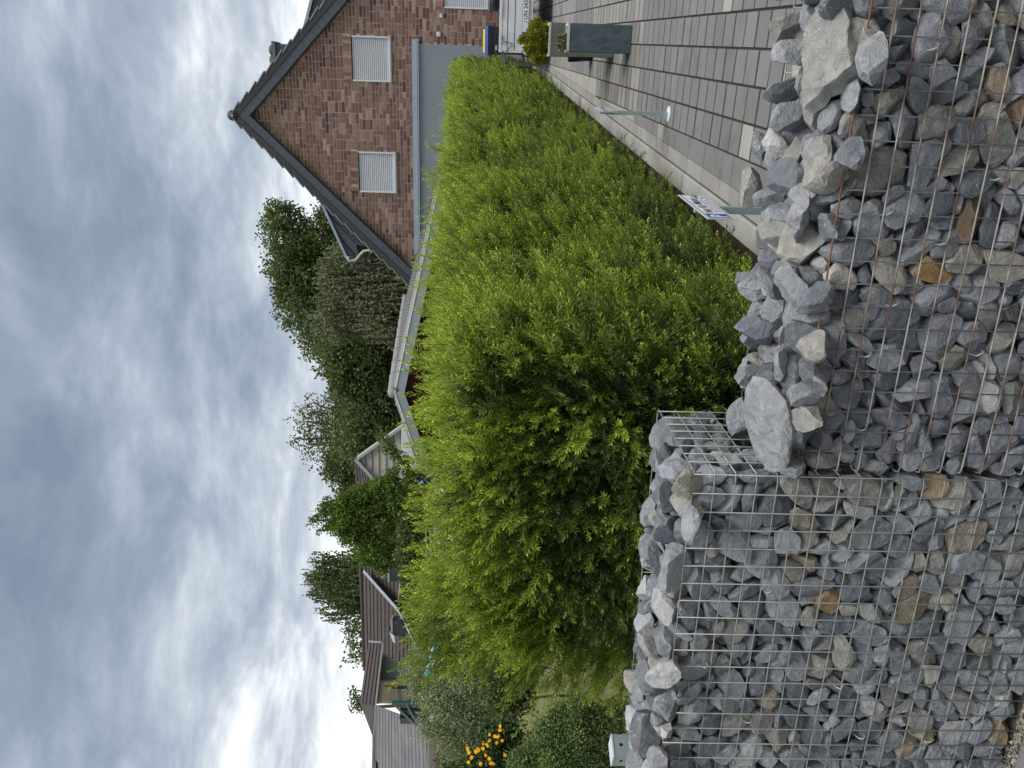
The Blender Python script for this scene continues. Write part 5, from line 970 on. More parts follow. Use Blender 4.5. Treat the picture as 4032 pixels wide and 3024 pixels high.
s1=sign((-.602,3.13,dz_(3.13)),3.10,.55,-.012,'near small parking sign on a steel stake between hedge and stone basket',.028)
s2=sign((-.453,5.857,dz_(5.857)),5.86,.50,-.012,'farther small parking sign on a stake with round foot plate on the drive',.02)

# ================================================================ planter columns
m=Mt('planter_stone',.85,.25); a=m.noise(22,6,.65,.3,stretch=(1,1,.45)); m.base(m.mix(m.rng(a,.3,.7),(.055,.075,.085),(.105,.135,.15))); m.bump(a,.9,.012); PLN=m.m
m=Mt('planter_green',.85,.25); a=m.noise(22,6,.65,.3,stretch=(1,1,.45)); m.base(m.mix(m.rng(a,.3,.7),(.10,.115,.09),(.17,.185,.15))); m.bump(a,.7,.01); PLG=m.m
RIMM=simple('planter_rim',(.50,.50,.44),.8,.3,0,.08,9); DSOIL=simple('pot_soil',(.012,.010,.009),1,.1,0,.3,40,.8)
def planter(c,wt,wb,h,mat,lab,rz):
    r=thing('planter_column',c,lab,'planter','tall square planters'); c=Vector(c)
    a=Vector((math.cos(rz),math.sin(rz),0)); b_=Vector((-math.sin(rz),math.cos(rz),0)); Z=Vector((0,0,1)); cs=((-1,-1),(1,-1),(1,1),(-1,1))
    q=MB(); q.hexa([c+a*i*wb/2+b_*j*wb/2 for i,j in cs]+[c+a*i*wt/2+b_*j*wt/2+Z*(h-.012) for i,j in cs]); q.put('body',mat,r)
    t=.022
    q=MB(); o=wt/2+.002; i_=o-t
    for (x0,y0,x1,y1) in ((-o,-o,o,-i_),(-o,i_,o,o),(-o,-i_,-i_,i_),(i_,-i_,o,i_)):
        q.box(c+a*x0+b_*y0+Z*(h-.012),a*(x1-x0),b_*(y1-y0),Z*.02)
    q.put('rim',RIMM,r)
    q=MB(); q.box(c-a*i_-b_*i_+Z*(h-.012),a*2*i_,b_*2*i_,Z*.004); q.put('soil',DSOIL,r)
    return r
pl1=planter((.035,7.53,dz_(7.53)),.228,.228,.555,PLN,'shorter blue grey square planter column with a small pale plant on the drive',math.radians(2))
pl2=planter((.013,8.36,dz_(8.36)),.30,.285,.635,PLG,'taller greenish square planter column carrying the yellow green shrub',math.radians(2))
# black sack-like pot beside it
q=MB(); c=Vector((-.075,9.6,dz_(9.6))); q.tube([c,c+Vector((0,0,.02)),c+Vector((0,0,.26)),c+Vector((0,0,.27))],[.10,.12,.14,.13],14); tag(q.put('plant_pot',simple('black_plastic',(.014,.016,.02),.5,.4,0,.1,5),None,c,smooth=True),'black round plastic pot standing behind the taller planter','plant pot')

# ================================================================ trailer
TW=simple('trailer_white',(.70,.71,.73),.5,.4,0,.10,3); TSH=simple('panel_groove',(.20,.19,.20),.6); TD=simple('trailer_chassis',(.02,.021,.022),.7); RUB=simple('tyre_rubber',(.018,.018,.018),.85,.2)
TL=simple('tail_red',(.25,.015,.012),.3,.5)
ty=14.0; tx0=-.19; tx1=1.45; tg=dz_(14.3)
tr=thing('trailer',(.6,14.8,tg),'white flatbed trailer with number plate parked at the end of the drive','trailer')
q=MB(); z0,z1=1.065,1.436
def grooved(q,o,u,n,z0,z1,L_):
    # rolled aluminium board with two deep grooves
    hs=[0,.30,.34,.62,.66,1]
    for a,b_,dep in ((0,.30,0),(.30,.345,.012),(.345,.62,0),(.62,.665,.012),(.665,.90,0),(.90,1,-.006)):
        q.box(Vector(o)+Vector((0,0,z0+(z1-z0)*a))-Vector(o).z*Vector((0,0,1))+Vector(n)*dep,Vector(u)*L_,Vector(n)*(.025-dep),Vector((0,0,(z1-z0)*(b_-a))),(1,1,1))
q=MB(); grooved(q,(tx0,ty,0),(1,0,0),(0,1,0),z0,z1,tx1-tx0); tb=q.put('tailboard',TW,tr)
q=MB(); q.box((tx0+.02,ty+.011,z0+.29*(z1-z0)),(tx1-tx0-.04,0,0),(0,.002,0),(0,0,.02)); q.box((tx0+.02,ty+.011,z0+.62*(z1-z0)),(tx1-tx0-.04,0,0),(0,.002,0),(0,0,.02)); q.put('groove',TSH,tb)
for x in (tx0,tx1-.025):
    q=MB(); grooved(q,(x,ty+.03,0),(0,1,0),(1,0,0),z0,z1,2.4); q.put('side_board',TW,tr)
q=MB(); q.box((tx0,ty+2.43,z0),(tx1-tx0,0,0),(0,.025,0),(0,0,z1-z0)); q.put('front_board',TW,tr)
q=MB(); q.box((tx0-.005,ty-.008,z0-.02),(.045,0,0),(0,.045,0),(0,0,z1-z0+.0)); q.put('corner_post',WHITE,tr)
q=MB(); q.box((tx0,ty+.0,z0-.035),(tx1-tx0,0,0),(0,2.45,0),(0,0,.03)); q.put('deck',TW,tr)
q=MB(); q.box((tx0+.1,ty+.08,z0-.13),(.06,0,0),(0,2.3,0),(0,0,.09)); q.box((tx1-.16,ty+.08,z0-.13),(.06,0,0),(0,2.3,0),(0,0,.09)); q.box((tx0+.05,ty+1.15,z0-.20),(tx1-tx0-.1,0,0),(0,.07,0),(0,0,.07)); q.put('chassis',TD,tr)
q=MB(); q.box((tx0-.03,ty-.02,z0-.165),(tx1-tx0+.06,0,0),(0,.03,0),(0,0,.125)); lb=q.put('light_bar',TW,tr)
for x in (tx0-.01,tx1-.16):
    q=MB(); q.box((x,ty-.05,z0-.155),(.17,0,0),(0,.03,0),(0,0,.105)); tl=q.put('tail_light',WHITE if x<0 else TL,tr)
q=MB(); q.box((.08,ty-.032,.945),(.55,0,0),(0,.012,0),(0,0,.125)); npl=q.put('number_plate',simple('plate_holder',(.30,.31,.32),.5),tr)
q=MB(); q.quad([(.09,ty-.0335,.967),(.62,ty-.0335,.967),(.62,ty-.0335,1.062),(.09,ty-.0335,1.062)]); q.put('plate_sheet',WSIGN,npl)
q=MB(); q.quad([(.09,ty-.0345,.967),(.125,ty-.0345,.967),(.125,ty-.0345,1.062),(.09,ty-.0345,1.062)]); q.put('plate_band',BLUE,npl)
me=text_mesh('UN 343',.088,.0012)
wd=max(v.co.x for v in me.vertices)
for v in me.vertices: v.co=Vector((.312+v.co.x*(.285/wd),ty-.0345,.983+v.co.y))-WL[npl.name]
me.update(); place('plate_lettering',me,INK,npl,WL[npl.name])
for x_,z_,r_ in ((.285,1.035,.013),(.28,.995,.014)):
    q=MB(); q.tube([(x_,ty-.0335,z_),(x_,ty-.0350,z_)],r_,12); q.put('plate_seal',simple('seal_%d'%int(z_*1000),(.25,.33,.27),.5),npl)
for x in (tx0-.02,tx1-.15):
    c=Vector((x+.08,ty+1.2,tg+.28)); q=MB(); q.tube([c-Vector((.075,0,0)),c-Vector((.06,0,0)),c+Vector((.06,0,0)),c+Vector((.075,0,0))],[.25,.28,.28,.25],22); wh=q.put('wheel',RUB,tr,c,smooth=False)
    q=MB(); q.tube([c-Vector((.078,0,0)),c+Vector((.078,0,0))],.15,18); q.put('rim',TW,wh)
    q=MB(); 
    arc=[c+Vector((0,math.cos(t)*.34,math.sin(t)*.34)) for t in [PI*i/10 for i in range(11)]]
    for i in range(10): a,b_=arc[i],arc[i+1]; e_=Vector((.11,0,0)); q.quad([a-e_,b_-e_,b_+e_,a+e_])
    q.put('mudguard',TD,tr)
q=MB(); q.tube([(.63,ty+2.4,z0-.12),(.63,ty+3.9,z0-.22)],.04,8); q.put('drawbar',TD,tr)
# cord and latches on the tailboard
def cord(pts): q=MB(); q.tube([at_y(x,y,ty-.012) for x,y in pts],.006,5); q.put('cord',INK,tr)
cord([(1981,163),(2017,170),(1991,205)]); cord([(1977,139),(1977,160)]); 
q=MB(); p=at_y(1979,65,ty-.01); q.tube([at_y(1981,-2,ty-.01),at_y(1977,70,ty-.01)],.005,5); q.put('latch_rod',TSH,tr)
for X in (1977,1979):
    q=MB(); p=at_y(X,170 if X==1977 else 203,ty-.01); q.tube([p,p-Vector((0,.015,0))],.012,8); q.put('latch',INK,tr)
# jack stand post and barrier foot left of the trailer
q=MB(); q.box((-.275,14.4,dz_(14.4)),(.05,0,0),(0,.05,0),(0,0,.60)); 
bs_=thing('wooden_stand',(-.3,14.4,dz_(14.4)),'weathered grey timber stand half hidden between hedge and trailer','timber stand')
q=MB(); q.box((-.42,14.5,1.32),(.24,0,0),(0,.05,0),(0,0,.075)); q.put('rail',simple('old_wood',(.25,.22,.20),.9,.1,0,.2,20),bs_)
q=MB(); q.box((-.41,14.52,dz_(14.5)),(.06,0,0),(0,.05,0),(0,0,1.32-dz_(14.5))); q.put('upright',simple('old_wood_b',(.22,.20,.18),.9,.1,0,.2,20),bs_)

# ================================================================ wheelie bins
def bin_(x,y,w_,d_,h,lidc,lab,seam=True):
    g=dz_(y); r=thing('wheelie_bin',(x,y,g),lab,'wheelie bin','wheelie bins by the house wall')
    body=simple('bin_plastic',(.028,.034,.04),.5,.4,0,.08,4); lid=simple('bin_lid_'+lidc[0],lidc[1],.45,.45,0,.05,4)
    q=MB(); cs=((-1,-1),(1,-1),(1,1),(-1,1)); c=Vector((x,y,g))
    q.hexa([c+Vector((i*w_*.40,j*d_*.38,.04)) for i,j in cs]+[c+Vector((i*w_*.48,j*d_*.48,h-.10)) for i,j in cs]); q.put('body',body,r)
    q=MB(); q.hexa([c+Vector((i*w_*.5,j*d_*.5,h-.12)) for i,j in cs]+[c+Vector((i*w_*.51,j*d_*.51,h-.05)) for i,j in cs]); q.put('rim',body,r)
    q=MB(); q.hexa([c+Vector((i*w_*.515,j*d_*.52,h-.05)) for i,j in cs]+[c+Vector((i*w_*.47,j*d_*.46,h+.015)) for i,j in cs]); q.put('lid',lid,r)
    q=MB(); q.tube([c+Vector((-w_*.42,d_*.56,h-.07)),c+Vector((w_*.42,d_*.56,h-.07))],.016,8); q.put('handle',body,r)
    for sx in (-1,1):
        q=MB(); p=c+Vector((sx*w_*.42,d_*.42,.10)); q.tube([p,p+Vector((sx*.05,0,0))],.10,16); q.put('wheel',RUB,r)
    if seam:
        q=MB(); p=c+Vector((-w_*.30,-d_*.5-.004,h-.24)); q.box(p,(.09,0,0),(0,-.004,0),(0,0,.035)); q.put('label',WHITE,r)
    return r
bin_(-.03,17.75,.575,.60,.985,('blue',(.02,.075,.33)),'dark wheelie bin with blue lid behind the trailer')
bin_(-.04,18.55,.48,.60,1.0,('yellow',(.75,.60,.04)),'wheelie bin with yellow lid farthest behind the trailer',False)
# black sack or cover at the right edge, above the trailer
q=MB(); c=at_y(1952,10,19.5)
bm=bmesh.new(); bmesh.ops.create_icosphere(bm,subdivisions=3,radius=1)
for v in bm.verts:
    n_=noise.noise(v.co*2.1); v.co=Vector((v.co.x*.42,v.co.y*.25,v.co.z*.16))*(1+.25*n_)
bm_me=bmesh_to(bm,'grill_cover',True); o=place('grill_cover',bm_me,simple('cover_fabric',(.025,.035,.04),.6,.4,0,.2,10,.3),None,at_y(1952,-38,19.5))
tag(o,'dark rounded fabric cover under the right hand shutter by the house wall','grill cover')
bm=bmesh.new(); bmesh.ops.create_cone(bm,cap_ends=True,segments=10,radius1=.18,radius2=.14,depth=.8); mm=bmesh_to(bm,'stand'); place('stand',mm,TD,o,at_y(1952,-38,19.5)-Vector((0,0,.5)))

# ================================================================ scattering of foliage (one object each, kind stuff or a plant's crown)
def leaf_mat(name,dark,light,yellow=None,trans=.35,rough=.55,tipcol=None,spec=.35):
    k=Mt(name,rough,spec); tint=k.attr('tint','INSTANCER','Fac'); rn=k.objinfo('Random'); vc=k.attr('col')
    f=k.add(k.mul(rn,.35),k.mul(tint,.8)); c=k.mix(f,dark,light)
    sepn=k.n.new('ShaderNodeSeparateColor'); k.l.new(vc,sepn.inputs[0])
    if tipcol: c=k.mix(k.mul(sepn.outputs[1],k.rng(rn,.55,1,.1,1)),c,tipcol)
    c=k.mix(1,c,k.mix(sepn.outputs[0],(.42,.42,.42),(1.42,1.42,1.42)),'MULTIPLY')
    k.base(c)
    t=k.n.new('ShaderNodeBsdfTranslucent'); k.l.new(k.mix(1,c,(1.2,1.25,.6),'MULTIPLY'),t.inputs[0])
    mxs=k.n.new('ShaderNodeMixShader'); mxs.inputs[0].default_value=trans; k.l.new(k.b.outputs[0],mxs.inputs[1]); k.l.new(t.outputs[0],mxs.inputs[2])
    k.l.new(mxs.outputs[0],k.n['Material Output'].inputs[0]); return k.m
def scatter(name,coll,P,Rt,S,I,T,parent=None,loc=(0,0,0),kind='stuff'):
    n=len(P); loc=Vector(loc)
    me=bpy.data.meshes.new(name); me.vertices.add(n); me.vertices.foreach_set('co',(np.asarray(P,dtype=np.float32)-np.array(loc,dtype=np.float32)).ravel())
    for nm,ty,dat,key in (('rot','FLOAT_VECTOR',Rt,'vector'),('scl','FLOAT',S,'value'),('idx','INT',I,'value'),('tint','FLOAT',T,'value')):
        a=me.attributes.new(nm,ty,'POINT'); a.data.foreach_set(key,np.asarray(dat,dtype=np.int32 if ty=='INT' else np.float32).ravel())
    o=place(name,me,None,parent,loc,kind=kind)
    g=bpy.data.node_groups.new('scatter_'+name,'GeometryNodeTree')
    g.interface.new_socket('Geometry',in_out='INPUT',socket_type='NodeSocketGeometry'); g.interface.new_socket('Geometry',in_out='OUTPUT',socket_type='NodeSocketGeometry')
    gi=g.nodes.new('NodeGroupInput'); go=g.nodes.new('NodeGroupOutput'); ip=g.nodes.new('GeometryNodeInstanceOnPoints'); ci=g.nodes.new('GeometryNodeCollectionInfo')
    ci.inputs['Collection'].default_value=coll; ci.inputs['Separate Children'].default_value=True; ci.inputs['Reset Children'].default_value=True
    def na(nm,ty):
        x=g.nodes.new('GeometryNodeInputNamedAttribute'); x.data_type=ty; x.inputs['Name'].default_value=nm; return [s for s in x.outputs if s.enabled and s.name=='Attribute'][0]
    g.links.new(gi.outputs[0],ip.inputs['Points']); g.links.new(ci.outputs[0],ip.inputs['Instance']); ip.inputs['Pick Instance'].default_value=True
    g.links.new(na('idx','INT'),ip.inputs['Instance Index']); g.links.new(na('scl','FLOAT'),ip.inputs['Scale'])
    er=g.nodes.new('FunctionNodeEulerToRotation'); g.links.new(na('rot','FLOAT_VECTOR'),er.inputs[0]); g.links.new(er.outputs[0],ip.inputs['Rotation'])
    g.links.new(ip.outputs[0],go.inputs[0]); md=o.modifiers.new('scatter','NODES'); md.node_group=g
    return o
def proto(nm,meshes,mat):
    """meshes of the instanced sprays, kept out of the scene"""
    c=bpy.data.collections.new(nm)
    for i,me in enumerate(meshes):
        if mat is not None and not me.materials: me.materials.append(mat)
        o=bpy.data.objects.new('%s_%02d'%(nm,i),me); c.objects.link(o)
    return c
def dirs_to_euler(D,roll):
    """rotation that takes +Z to each direction, with a roll about it"""
    out=np.zeros((len(D),3),dtype=np.float32)
    for i,(d,r) in enumerate(zip(D,roll)):
        q=Vector(d).to_track_quat('Z','Y')@Quaternion((0,0,1),r); e_=q.to_euler(); out[i]=(e_.x,e_.y,e_.z)
    return out
# ---- yew shoots: a stem with rows of narrow needles
def yew_spray(seed,n_side=4,L0=.15,nl=.024,flat=False,dens=1.0,fresh=1.0):
    r=random.Random(seed); b=MB()
    def shoot(p,d,ln,sz,lvl):
        d=d.normalized(); x=d.orthogonal().normalized(); y=d.cross(x); bend_=(x*r.uniform(-1,1)+y*r.uniform(-1,1))*.12
        nn=max(5,int(ln/.0042*dens)); pts=[]
        for i in range(5):
            t=i/4; pts.append(p+d*(ln*t)+bend_*(ln*t*t))
        b.tube(pts,[.0013*sz/.02*(1-.5*i/4) for i in range(5)],3,(.35,.0,0),cap=False)
        for i in range(nn):
            t=.10+.9*i/nn; q=p+d*(ln*t)+bend_*(ln*t*t); 
            if lvl>0 or not flat: ph=i*2.4+r.uniform(-.5,.5)
            else: ph=(i%2)*PI+r.uniform(-.5,.5)
            if flat: ph=(i%2)*PI+r.gauss(0,.45)
            side=x*math.cos(ph)+y*math.sin(ph); up_=.55+.75*t**3+r.uniform(-.12,.12)
            nd_=(side+d*up_).normalized(); l=sz*r.uniform(.75,1.1)*(1-.45*t**6)*(.75 if t>.93 else 1)
            wv=nd_.cross(d); wv=wv.normalized()*(.00115*sz/.02) if wv.length>1e-4 else x*.001
            sag=-d*l*.10+nd_*0
            g=min(1,max(0,r.gauss(.12,.12)+.85*t)); tp=1.0 if (t>.93) else 0.0  # paler new growth towards the tip, needle highlights painted into the colour
            cl=(g,tp*fresh,0); m_=q+nd_*(l*.55); e_=q+nd_*l+d*(l*.12)
            b.quad([q-wv*.7,m_-wv*1.7,e_,m_+wv*1.7],cl)
        return pts
    pts=shoot(Vector((0,0,0)),Vector((0,0,1)),L0,nl,0)
    for k in range(n_side):
        t=r.uniform(.12,.72); a=r.uniform(0,2*PI) if not flat else (k%2)*PI+r.gauss(0,.3)
        dd=Vector((math.cos(a)*.75,math.sin(a)*.75,1)); shoot(Vector((0,0,1))*(L0*t),dd,L0*r.uniform(.3,.55),nl*.92,1)
    me=b.mesh('yew_spray',normals=False); return me
YEW=leaf_mat('yew_needles',(.014,.048,.018),(.34,.44,.048),tipcol=(.62,.56,.10),trans=.32,rough=.45)
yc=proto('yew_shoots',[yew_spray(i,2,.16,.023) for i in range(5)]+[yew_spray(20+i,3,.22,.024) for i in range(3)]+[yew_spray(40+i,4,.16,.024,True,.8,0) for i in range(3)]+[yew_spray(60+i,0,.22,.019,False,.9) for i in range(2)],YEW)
rg=np.random.default_rng(8)
HX=lambda y: -.965+.030*(y-3.0)       # face towards the drive
def hz_top(y): return 1.50+.052*(y-2.5)+.06*math.exp(-((y-6)/2.5)**2)
hedge=thing('yew_hedge',(-1.6,3.0,.0),'long clipped yew hedge with fresh yellow green shoots beside the drive','hedge')
HWD=1.30
def hn(x,y,z,s=1.0,o=0): return noise.noise(Vector((x*s+o,y*s,z*s)))
P=[];D=[];S=[];I=[];T=[]
def addp(p,d,s,i,t): P.append(tuple(p)); D.append(tuple(d)); S.append(s); I.append(i); T.append(t)
rr=random.Random(5)
def emit(face,a,z_or_x,dep,lod):
    """face 0: drive side, 1: near end, 2: top, 3: garden side"""
    pass
def pick(fresh,long_=False):
    if long_: return rr.choice((5,6,7,11,12))
    return rr.randrange(0,8) if fresh else rr.choice((8,9,10,0,1))
# drive side
for i in range(14500):
    y=2.35+(18.0-2.35)*rr.random()**1.75
    zt=hz_top(y); zb=SL*y+.10; z=zb+(zt-zb)*rr.random()
    lump=.10*hn(0,y,z*.8,2.4)+.07*hn(5,y,z*.7,5.5)
    depth=abs(rr.gauss(0,.045)) if rr.random()<.75 else rr.uniform(.04,.16)
    under=max(0,(zb+.30-z))*.35
    round_=max(0,z-(zt-.18))**2*3
    x=HX(y)+lump-depth-under-round_+.03
    if lump<-.035 and rr.random()<.55: continue
    up=.55+1.1*max(0,(z-zt+.6))
    d=Vector((1,rr.gauss(-.1,.35),up+rr.gauss(0,.3)))
    fresh=depth<.05
    hfr=(z-zb)/(zt-zb)
    addp((x-.06*d.normalized().x,y,z-.03),d,rr.uniform(.85,1.35)*(1 if y<9 else 1.2),pick(fresh),min(1,max(0,(.10+.50*hfr+.5*hn(9,y,z*.8,3.2)+3*max(-.06,lump)+rr.gauss(0,.13)) if fresh else .0)))
# near end
for i in range(4600):
    x=HX(2.5)-HWD*rr.random(); zt=hz_top(2.5); z=.10+(zt-.10)*rr.random()
    cor=max(0,x-(HX(2.5)-.22))**2*2.2+max(0,(HX(2.5)-HWD+.25)-x)**2*1.2
    lump=.09*hn(x,3,z,2.6)+.06*hn(x,8,z,6)
    depth=abs(rr.gauss(0,.05)) if rr.random()<.55 else rr.uniform(.05,.22)
    y=2.50+cor-lump+depth-.02+ max(0,.35-z)*.2
    fresh=depth<.045 and rr.random()<.55
    hf=z/zt
    if fresh and hf<.80 and hn(x,11,z,4.5)<.12: fresh=False
    spread=(x-(HX(2.5)-HWD/2))/(HWD/2)
    d=Vector((spread*.55+rr.gauss(0,.35),-1+.5*max(0,hf-.75)*4*.5,.25+1.9*max(0,hf-.62)+rr.gauss(0,.35)))
    addp((x,y,z),d,rr.uniform(.85,1.25),pick(fresh),min(1,max(0,(.46+.5*max(0,hf-.3)+rr.gauss(0,.14)) if fresh else .03+.25*max(0,hf-.7))))
# top brush of upright shoots
for i in range(7800):
    y=2.42+(18.0-2.42)*rr.random()**2.0; x=HX(y)-HWD*rr.random()**.9
    lump=.06*hn(x,y,0,1.6)+.05*hn(x,y,5,4.5)
    z=hz_top(y)+lump-.07-max(0,(x-(HX(y)-.2)))*.55-abs(rr.gauss(0,.06))-max(0,(HX(y)-HWD+.3)-x)*.6
    if y<2.6: z-=(2.6-y)*.35
    lng=rr.random()<.30
    side=(x-(HX(y)-HWD/2))/(HWD/2)
    d=Vector((.28*side+rr.gauss(0,.20),rr.gauss(-.05,.20),1))
    addp((x,y,z),d,rr.uniform(.75,1.15)*(1.15 if lng else 1)*(1 if y<9 else 1.2),pick(True,lng),min(1,max(0,.85+rr.gauss(0,.14)+.3*hn(x,y,3,1.5))))
# tall leaders along the top ridge
for i in range(420):
    y=2.5+13*rr.random()**1.9; x=HX(y)-.12-(HWD-.25)*rr.random(); z=hz_top(y)+.0+.05*hn(x,y,0,1.6)
    d=Vector((rr.gauss(0,.16),rr.gauss(0,.16),1)); addp((x,y,z),d,rr.uniform(.9,1.45),rr.choice((5,6,7,11,12,12)),.8)
# loose sprays leaning out of the garden end
for i in range(900):
    a=rr.random(); z=.62+1.05*rr.random(); x=HX(2.5)-HWD-.0+.10*rr.gauss(0,1)-.22*rr.random()*(1.3-abs(z-1.0)); y=2.6+.55*rr.random()
    d=Vector((-1+rr.gauss(0,.25),rr.gauss(-.3,.3),.55+1.0*max(0,z-.9)+rr.gauss(0,.3)))
    addp((x,y,z),d,rr.uniform(.8,1.35),rr.choice((0,1,5,6,7,11,12)),.55+rr.gauss(0,.15))
# garden side skin, thinner
for i in range(2500):
    y=2.6+15*rr.random()**1.3; zt=hz_top(y); z=SL*y+.1+(zt-SL*y-.1)*rr.random(); d=Vector((-1,rr.gauss(0,.3),.4+rr.gauss(0,.3)))
    addp((HX(y)-HWD-.02+.08*hn(1,y,z,3)+abs(rr.gauss(0,.05)),y,z),d,rr.uniform(.9,1.3),rr.randrange(0,11),.4)
R_=dirs_to_euler(D,[rr.uniform(0,2*PI) for _ in D])
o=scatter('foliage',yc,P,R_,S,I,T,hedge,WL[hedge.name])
# opaque dark core added to keep light from passing through the foliage
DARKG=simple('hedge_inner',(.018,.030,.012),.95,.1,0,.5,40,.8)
q=MB(); n=len(q.v)
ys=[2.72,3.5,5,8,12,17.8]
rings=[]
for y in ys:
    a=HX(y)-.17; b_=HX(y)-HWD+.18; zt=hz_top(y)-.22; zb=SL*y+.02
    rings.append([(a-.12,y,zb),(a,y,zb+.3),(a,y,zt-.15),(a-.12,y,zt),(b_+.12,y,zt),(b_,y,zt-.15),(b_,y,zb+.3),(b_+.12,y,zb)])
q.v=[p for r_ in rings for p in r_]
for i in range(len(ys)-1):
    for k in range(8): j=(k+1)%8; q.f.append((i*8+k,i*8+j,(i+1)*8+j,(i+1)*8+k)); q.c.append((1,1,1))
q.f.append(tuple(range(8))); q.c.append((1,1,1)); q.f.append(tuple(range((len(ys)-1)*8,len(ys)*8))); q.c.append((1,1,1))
q.put('opaque_core',DARKG,hedge,WL[hedge.name])
BARK=simple('bark',(.10,.075,.05),.95,.1,0,.3,20,.8)
for i in range(26):
    y=2.75+i*.58; x=HX(y)-HWD*.5+rr.uniform(-.1,.1); q=MB(); q.tube([(x,y,SL*y-.06),(x+rr.uniform(-.03,.03),y,SL*y+.5),(x+rr.uniform(-.06,.06),y,SL*y+1.1)],[.028,.022,.012],7); q.put('trunk',BARK,hedge,smooth=True)

# ---- broadleaf clusters
def cluster(seed,n,rad,lw,hang=0,flat=0):
    r=random.Random(seed); b=MB()
    for i in range(n):
        if hang:
            a=r.uniform(0,2*PI); st=i%max(1,n//7); c=Vector((math.cos(st*2.4)*rad*.5*r.uniform(.7,1.1),math.sin(st*2.4)*rad*.5,-r.random()*hang))
            d=Vector((r.gauss(0,.3),r.gauss(0,.3),-1)).normalized()
        else:
            c=Vector((r.gauss(0,1),r.gauss(0,1),r.gauss(0,.8))); c=c.normalized()*rad*r.random()**.5
            d=(c.normalized()*.8+Vector((r.gauss(0,.6),r.gauss(0,.6),r.gauss(0,.5)))).normalized()
        s=d.cross(Vector((r.gauss(0,1),r.gauss(0,1),r.gauss(0,1)))).normalized()*lw*.5*r.uniform(.8,1.1); l=lw*r.uniform(1.1,1.6)
        nn=d.cross(s).normalized()*lw*.12; g=min(1,max(0,r.gauss(.5,.22)))
        b.quad([c,c+d*l*.35+s+nn,c+d*l*.75+s*.8+nn,c+d*l,],(g,0,0)); b.quad([c,c+d*l,c+d*l*.75-s*.8+nn,c+d*l*.35-s+nn],(g,0,0))
    return b.mesh('leaf_spray',normals=False)
def blobs_tree(name,label,cat,depth,blobs,mat,dens,lw,crad,nleaf=14,hang=0,group=None,seed=1,trunk=None,ground=None,twigs=None,tintf=.5,gap=.0,bark=BARK,zspread=.8,vs=1.0):
    """blobs: (X,Y,radius in photo pixels) at the given distance; gives a crown of leaves with trunk and limbs"""
    r=random.Random(seed); u=depth/FPX
    cs=[(at_d(X,Y,depth+ r.uniform(-.5,.5)*R*u*zspread),R*u) for X,Y,R in blobs]
    gz=ground if ground is not None else 1.0
    cx=sum((c.x*R for c,R in cs))/sum(R for c,R in cs); cy=sum((c.y*R for c,R in cs))/sum(R for c,R in cs)
    base=Vector((cx,cy,gz)) if trunk is None else Vector((trunk[0],trunk[1],gz))
    t=thing(name,base,label,cat,group)
    pc=proto(name+'_leaves',[cluster(seed*10+i,nleaf,crad,lw,hang) for i in range(5)],mat)
    P=[];D=[];S=[];I=[];T=[]
    for c,R in cs:
        n=int(dens*(R/crad)**2)
        ox=r.uniform(0,50)
        for i in range(n):
            d=Vector((r.gauss(0,1),r.gauss(0,1),r.gauss(0,1))).normalized(); rad=R*(1-.55*r.random()**2.2)
            nz=noise.noise(d*2.1+Vector((ox,0,0))); nz2=noise.noise(d*5+Vector((ox,0,9)))
            rad*=1+.28*nz+.16*nz2
            if nz2<-.12+gap*.6-.2 and r.random()<gap: continue
            p=c+Vector((d.x*rad,d.y*rad,d.z*rad*vs))
            P.append(tuple(p)); 
            if hang: D.append((r.gauss(0,.12),r.gauss(0,.12),1))
            else: D.append(tuple(d+Vector((0,0,.5))))
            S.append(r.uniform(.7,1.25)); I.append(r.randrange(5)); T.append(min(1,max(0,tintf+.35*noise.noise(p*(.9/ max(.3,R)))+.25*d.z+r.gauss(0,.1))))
    o=scatter('crown',pc,P,dirs_to_euler(D,[r.uniform(0,6.3) for _ in D]),S,I,T,t,WL[t.name])
    q=MB(); top=max(cs,key=lambda a:a[0].z)[0]; H_=max(.3,(top.z-gz))*(.30 if cat in ('shrub','flowers','plant') else 1)
    mid=Vector((cx,cy,gz+(top.z-gz)*.45)); q.tube([base,base+(mid-base)*.5*1+Vector((r.uniform(-.1,.1),0,0)),mid,top],[H_*.028,H_*.022,H_*.016,H_*.004],8); q.put('trunk',bark,t,smooth=True)
    for c,R in cs:
        q=MB(); a=base+(mid-base)*r.uniform(.5,1); m2=(a+c)/2+Vector((r.uniform(-.1,.1),r.uniform(-.1,.1),-.08))*R; q.tube([a,m2,c,c+Vector((r.gauss(0,.4),r.gauss(0,.4),.6))*R],[H_*.012,H_*.008,H_*.005,H_*.0015],5); q.put('limb',bark,t,smooth=True)
    return t
OAK=leaf_mat('leaf_dark',(.036,.060,.022),(.15,.19,.062),trans=.3); OLIVE=leaf_mat('leaf_olive',(.06,.075,.035),(.19,.21,.10),trans=.3)
BIR=leaf_mat('leaf_birch',(.08,.098,.052),(.20,.22,.115),trans=.3); MID=leaf_mat('leaf_mid',(.040,.072,.020),(.12,.17,.04),trans=.3)
GREYG=leaf_mat('leaf_greygreen',(.13,.16,.085),(.34,.38,.22),trans=.25); GINK=leaf_mat('leaf_ginkgo',(.05,.095,.018),(.15,.24,.035),trans=.35)
blobs_tree('dark_tree','big dark broadleaf tree rising behind the left roof slope of the brick house','tree',46,[(1130,930,105),(1185,1060,120),(1150,1010,80),(1120,1090,60),(1260,950,110),(1290,1080,130),(1210,1200,120),(1170,1140,80),(1330,1200,120),(1270,1290,120),(1360,1320,120),(1110,860,60),(1330,850,90),(1420,950,120),(1430,1130,120)],OAK,15,.125,.42,26,seed=2,ground=1.0,gap=.75,tintf=.45)
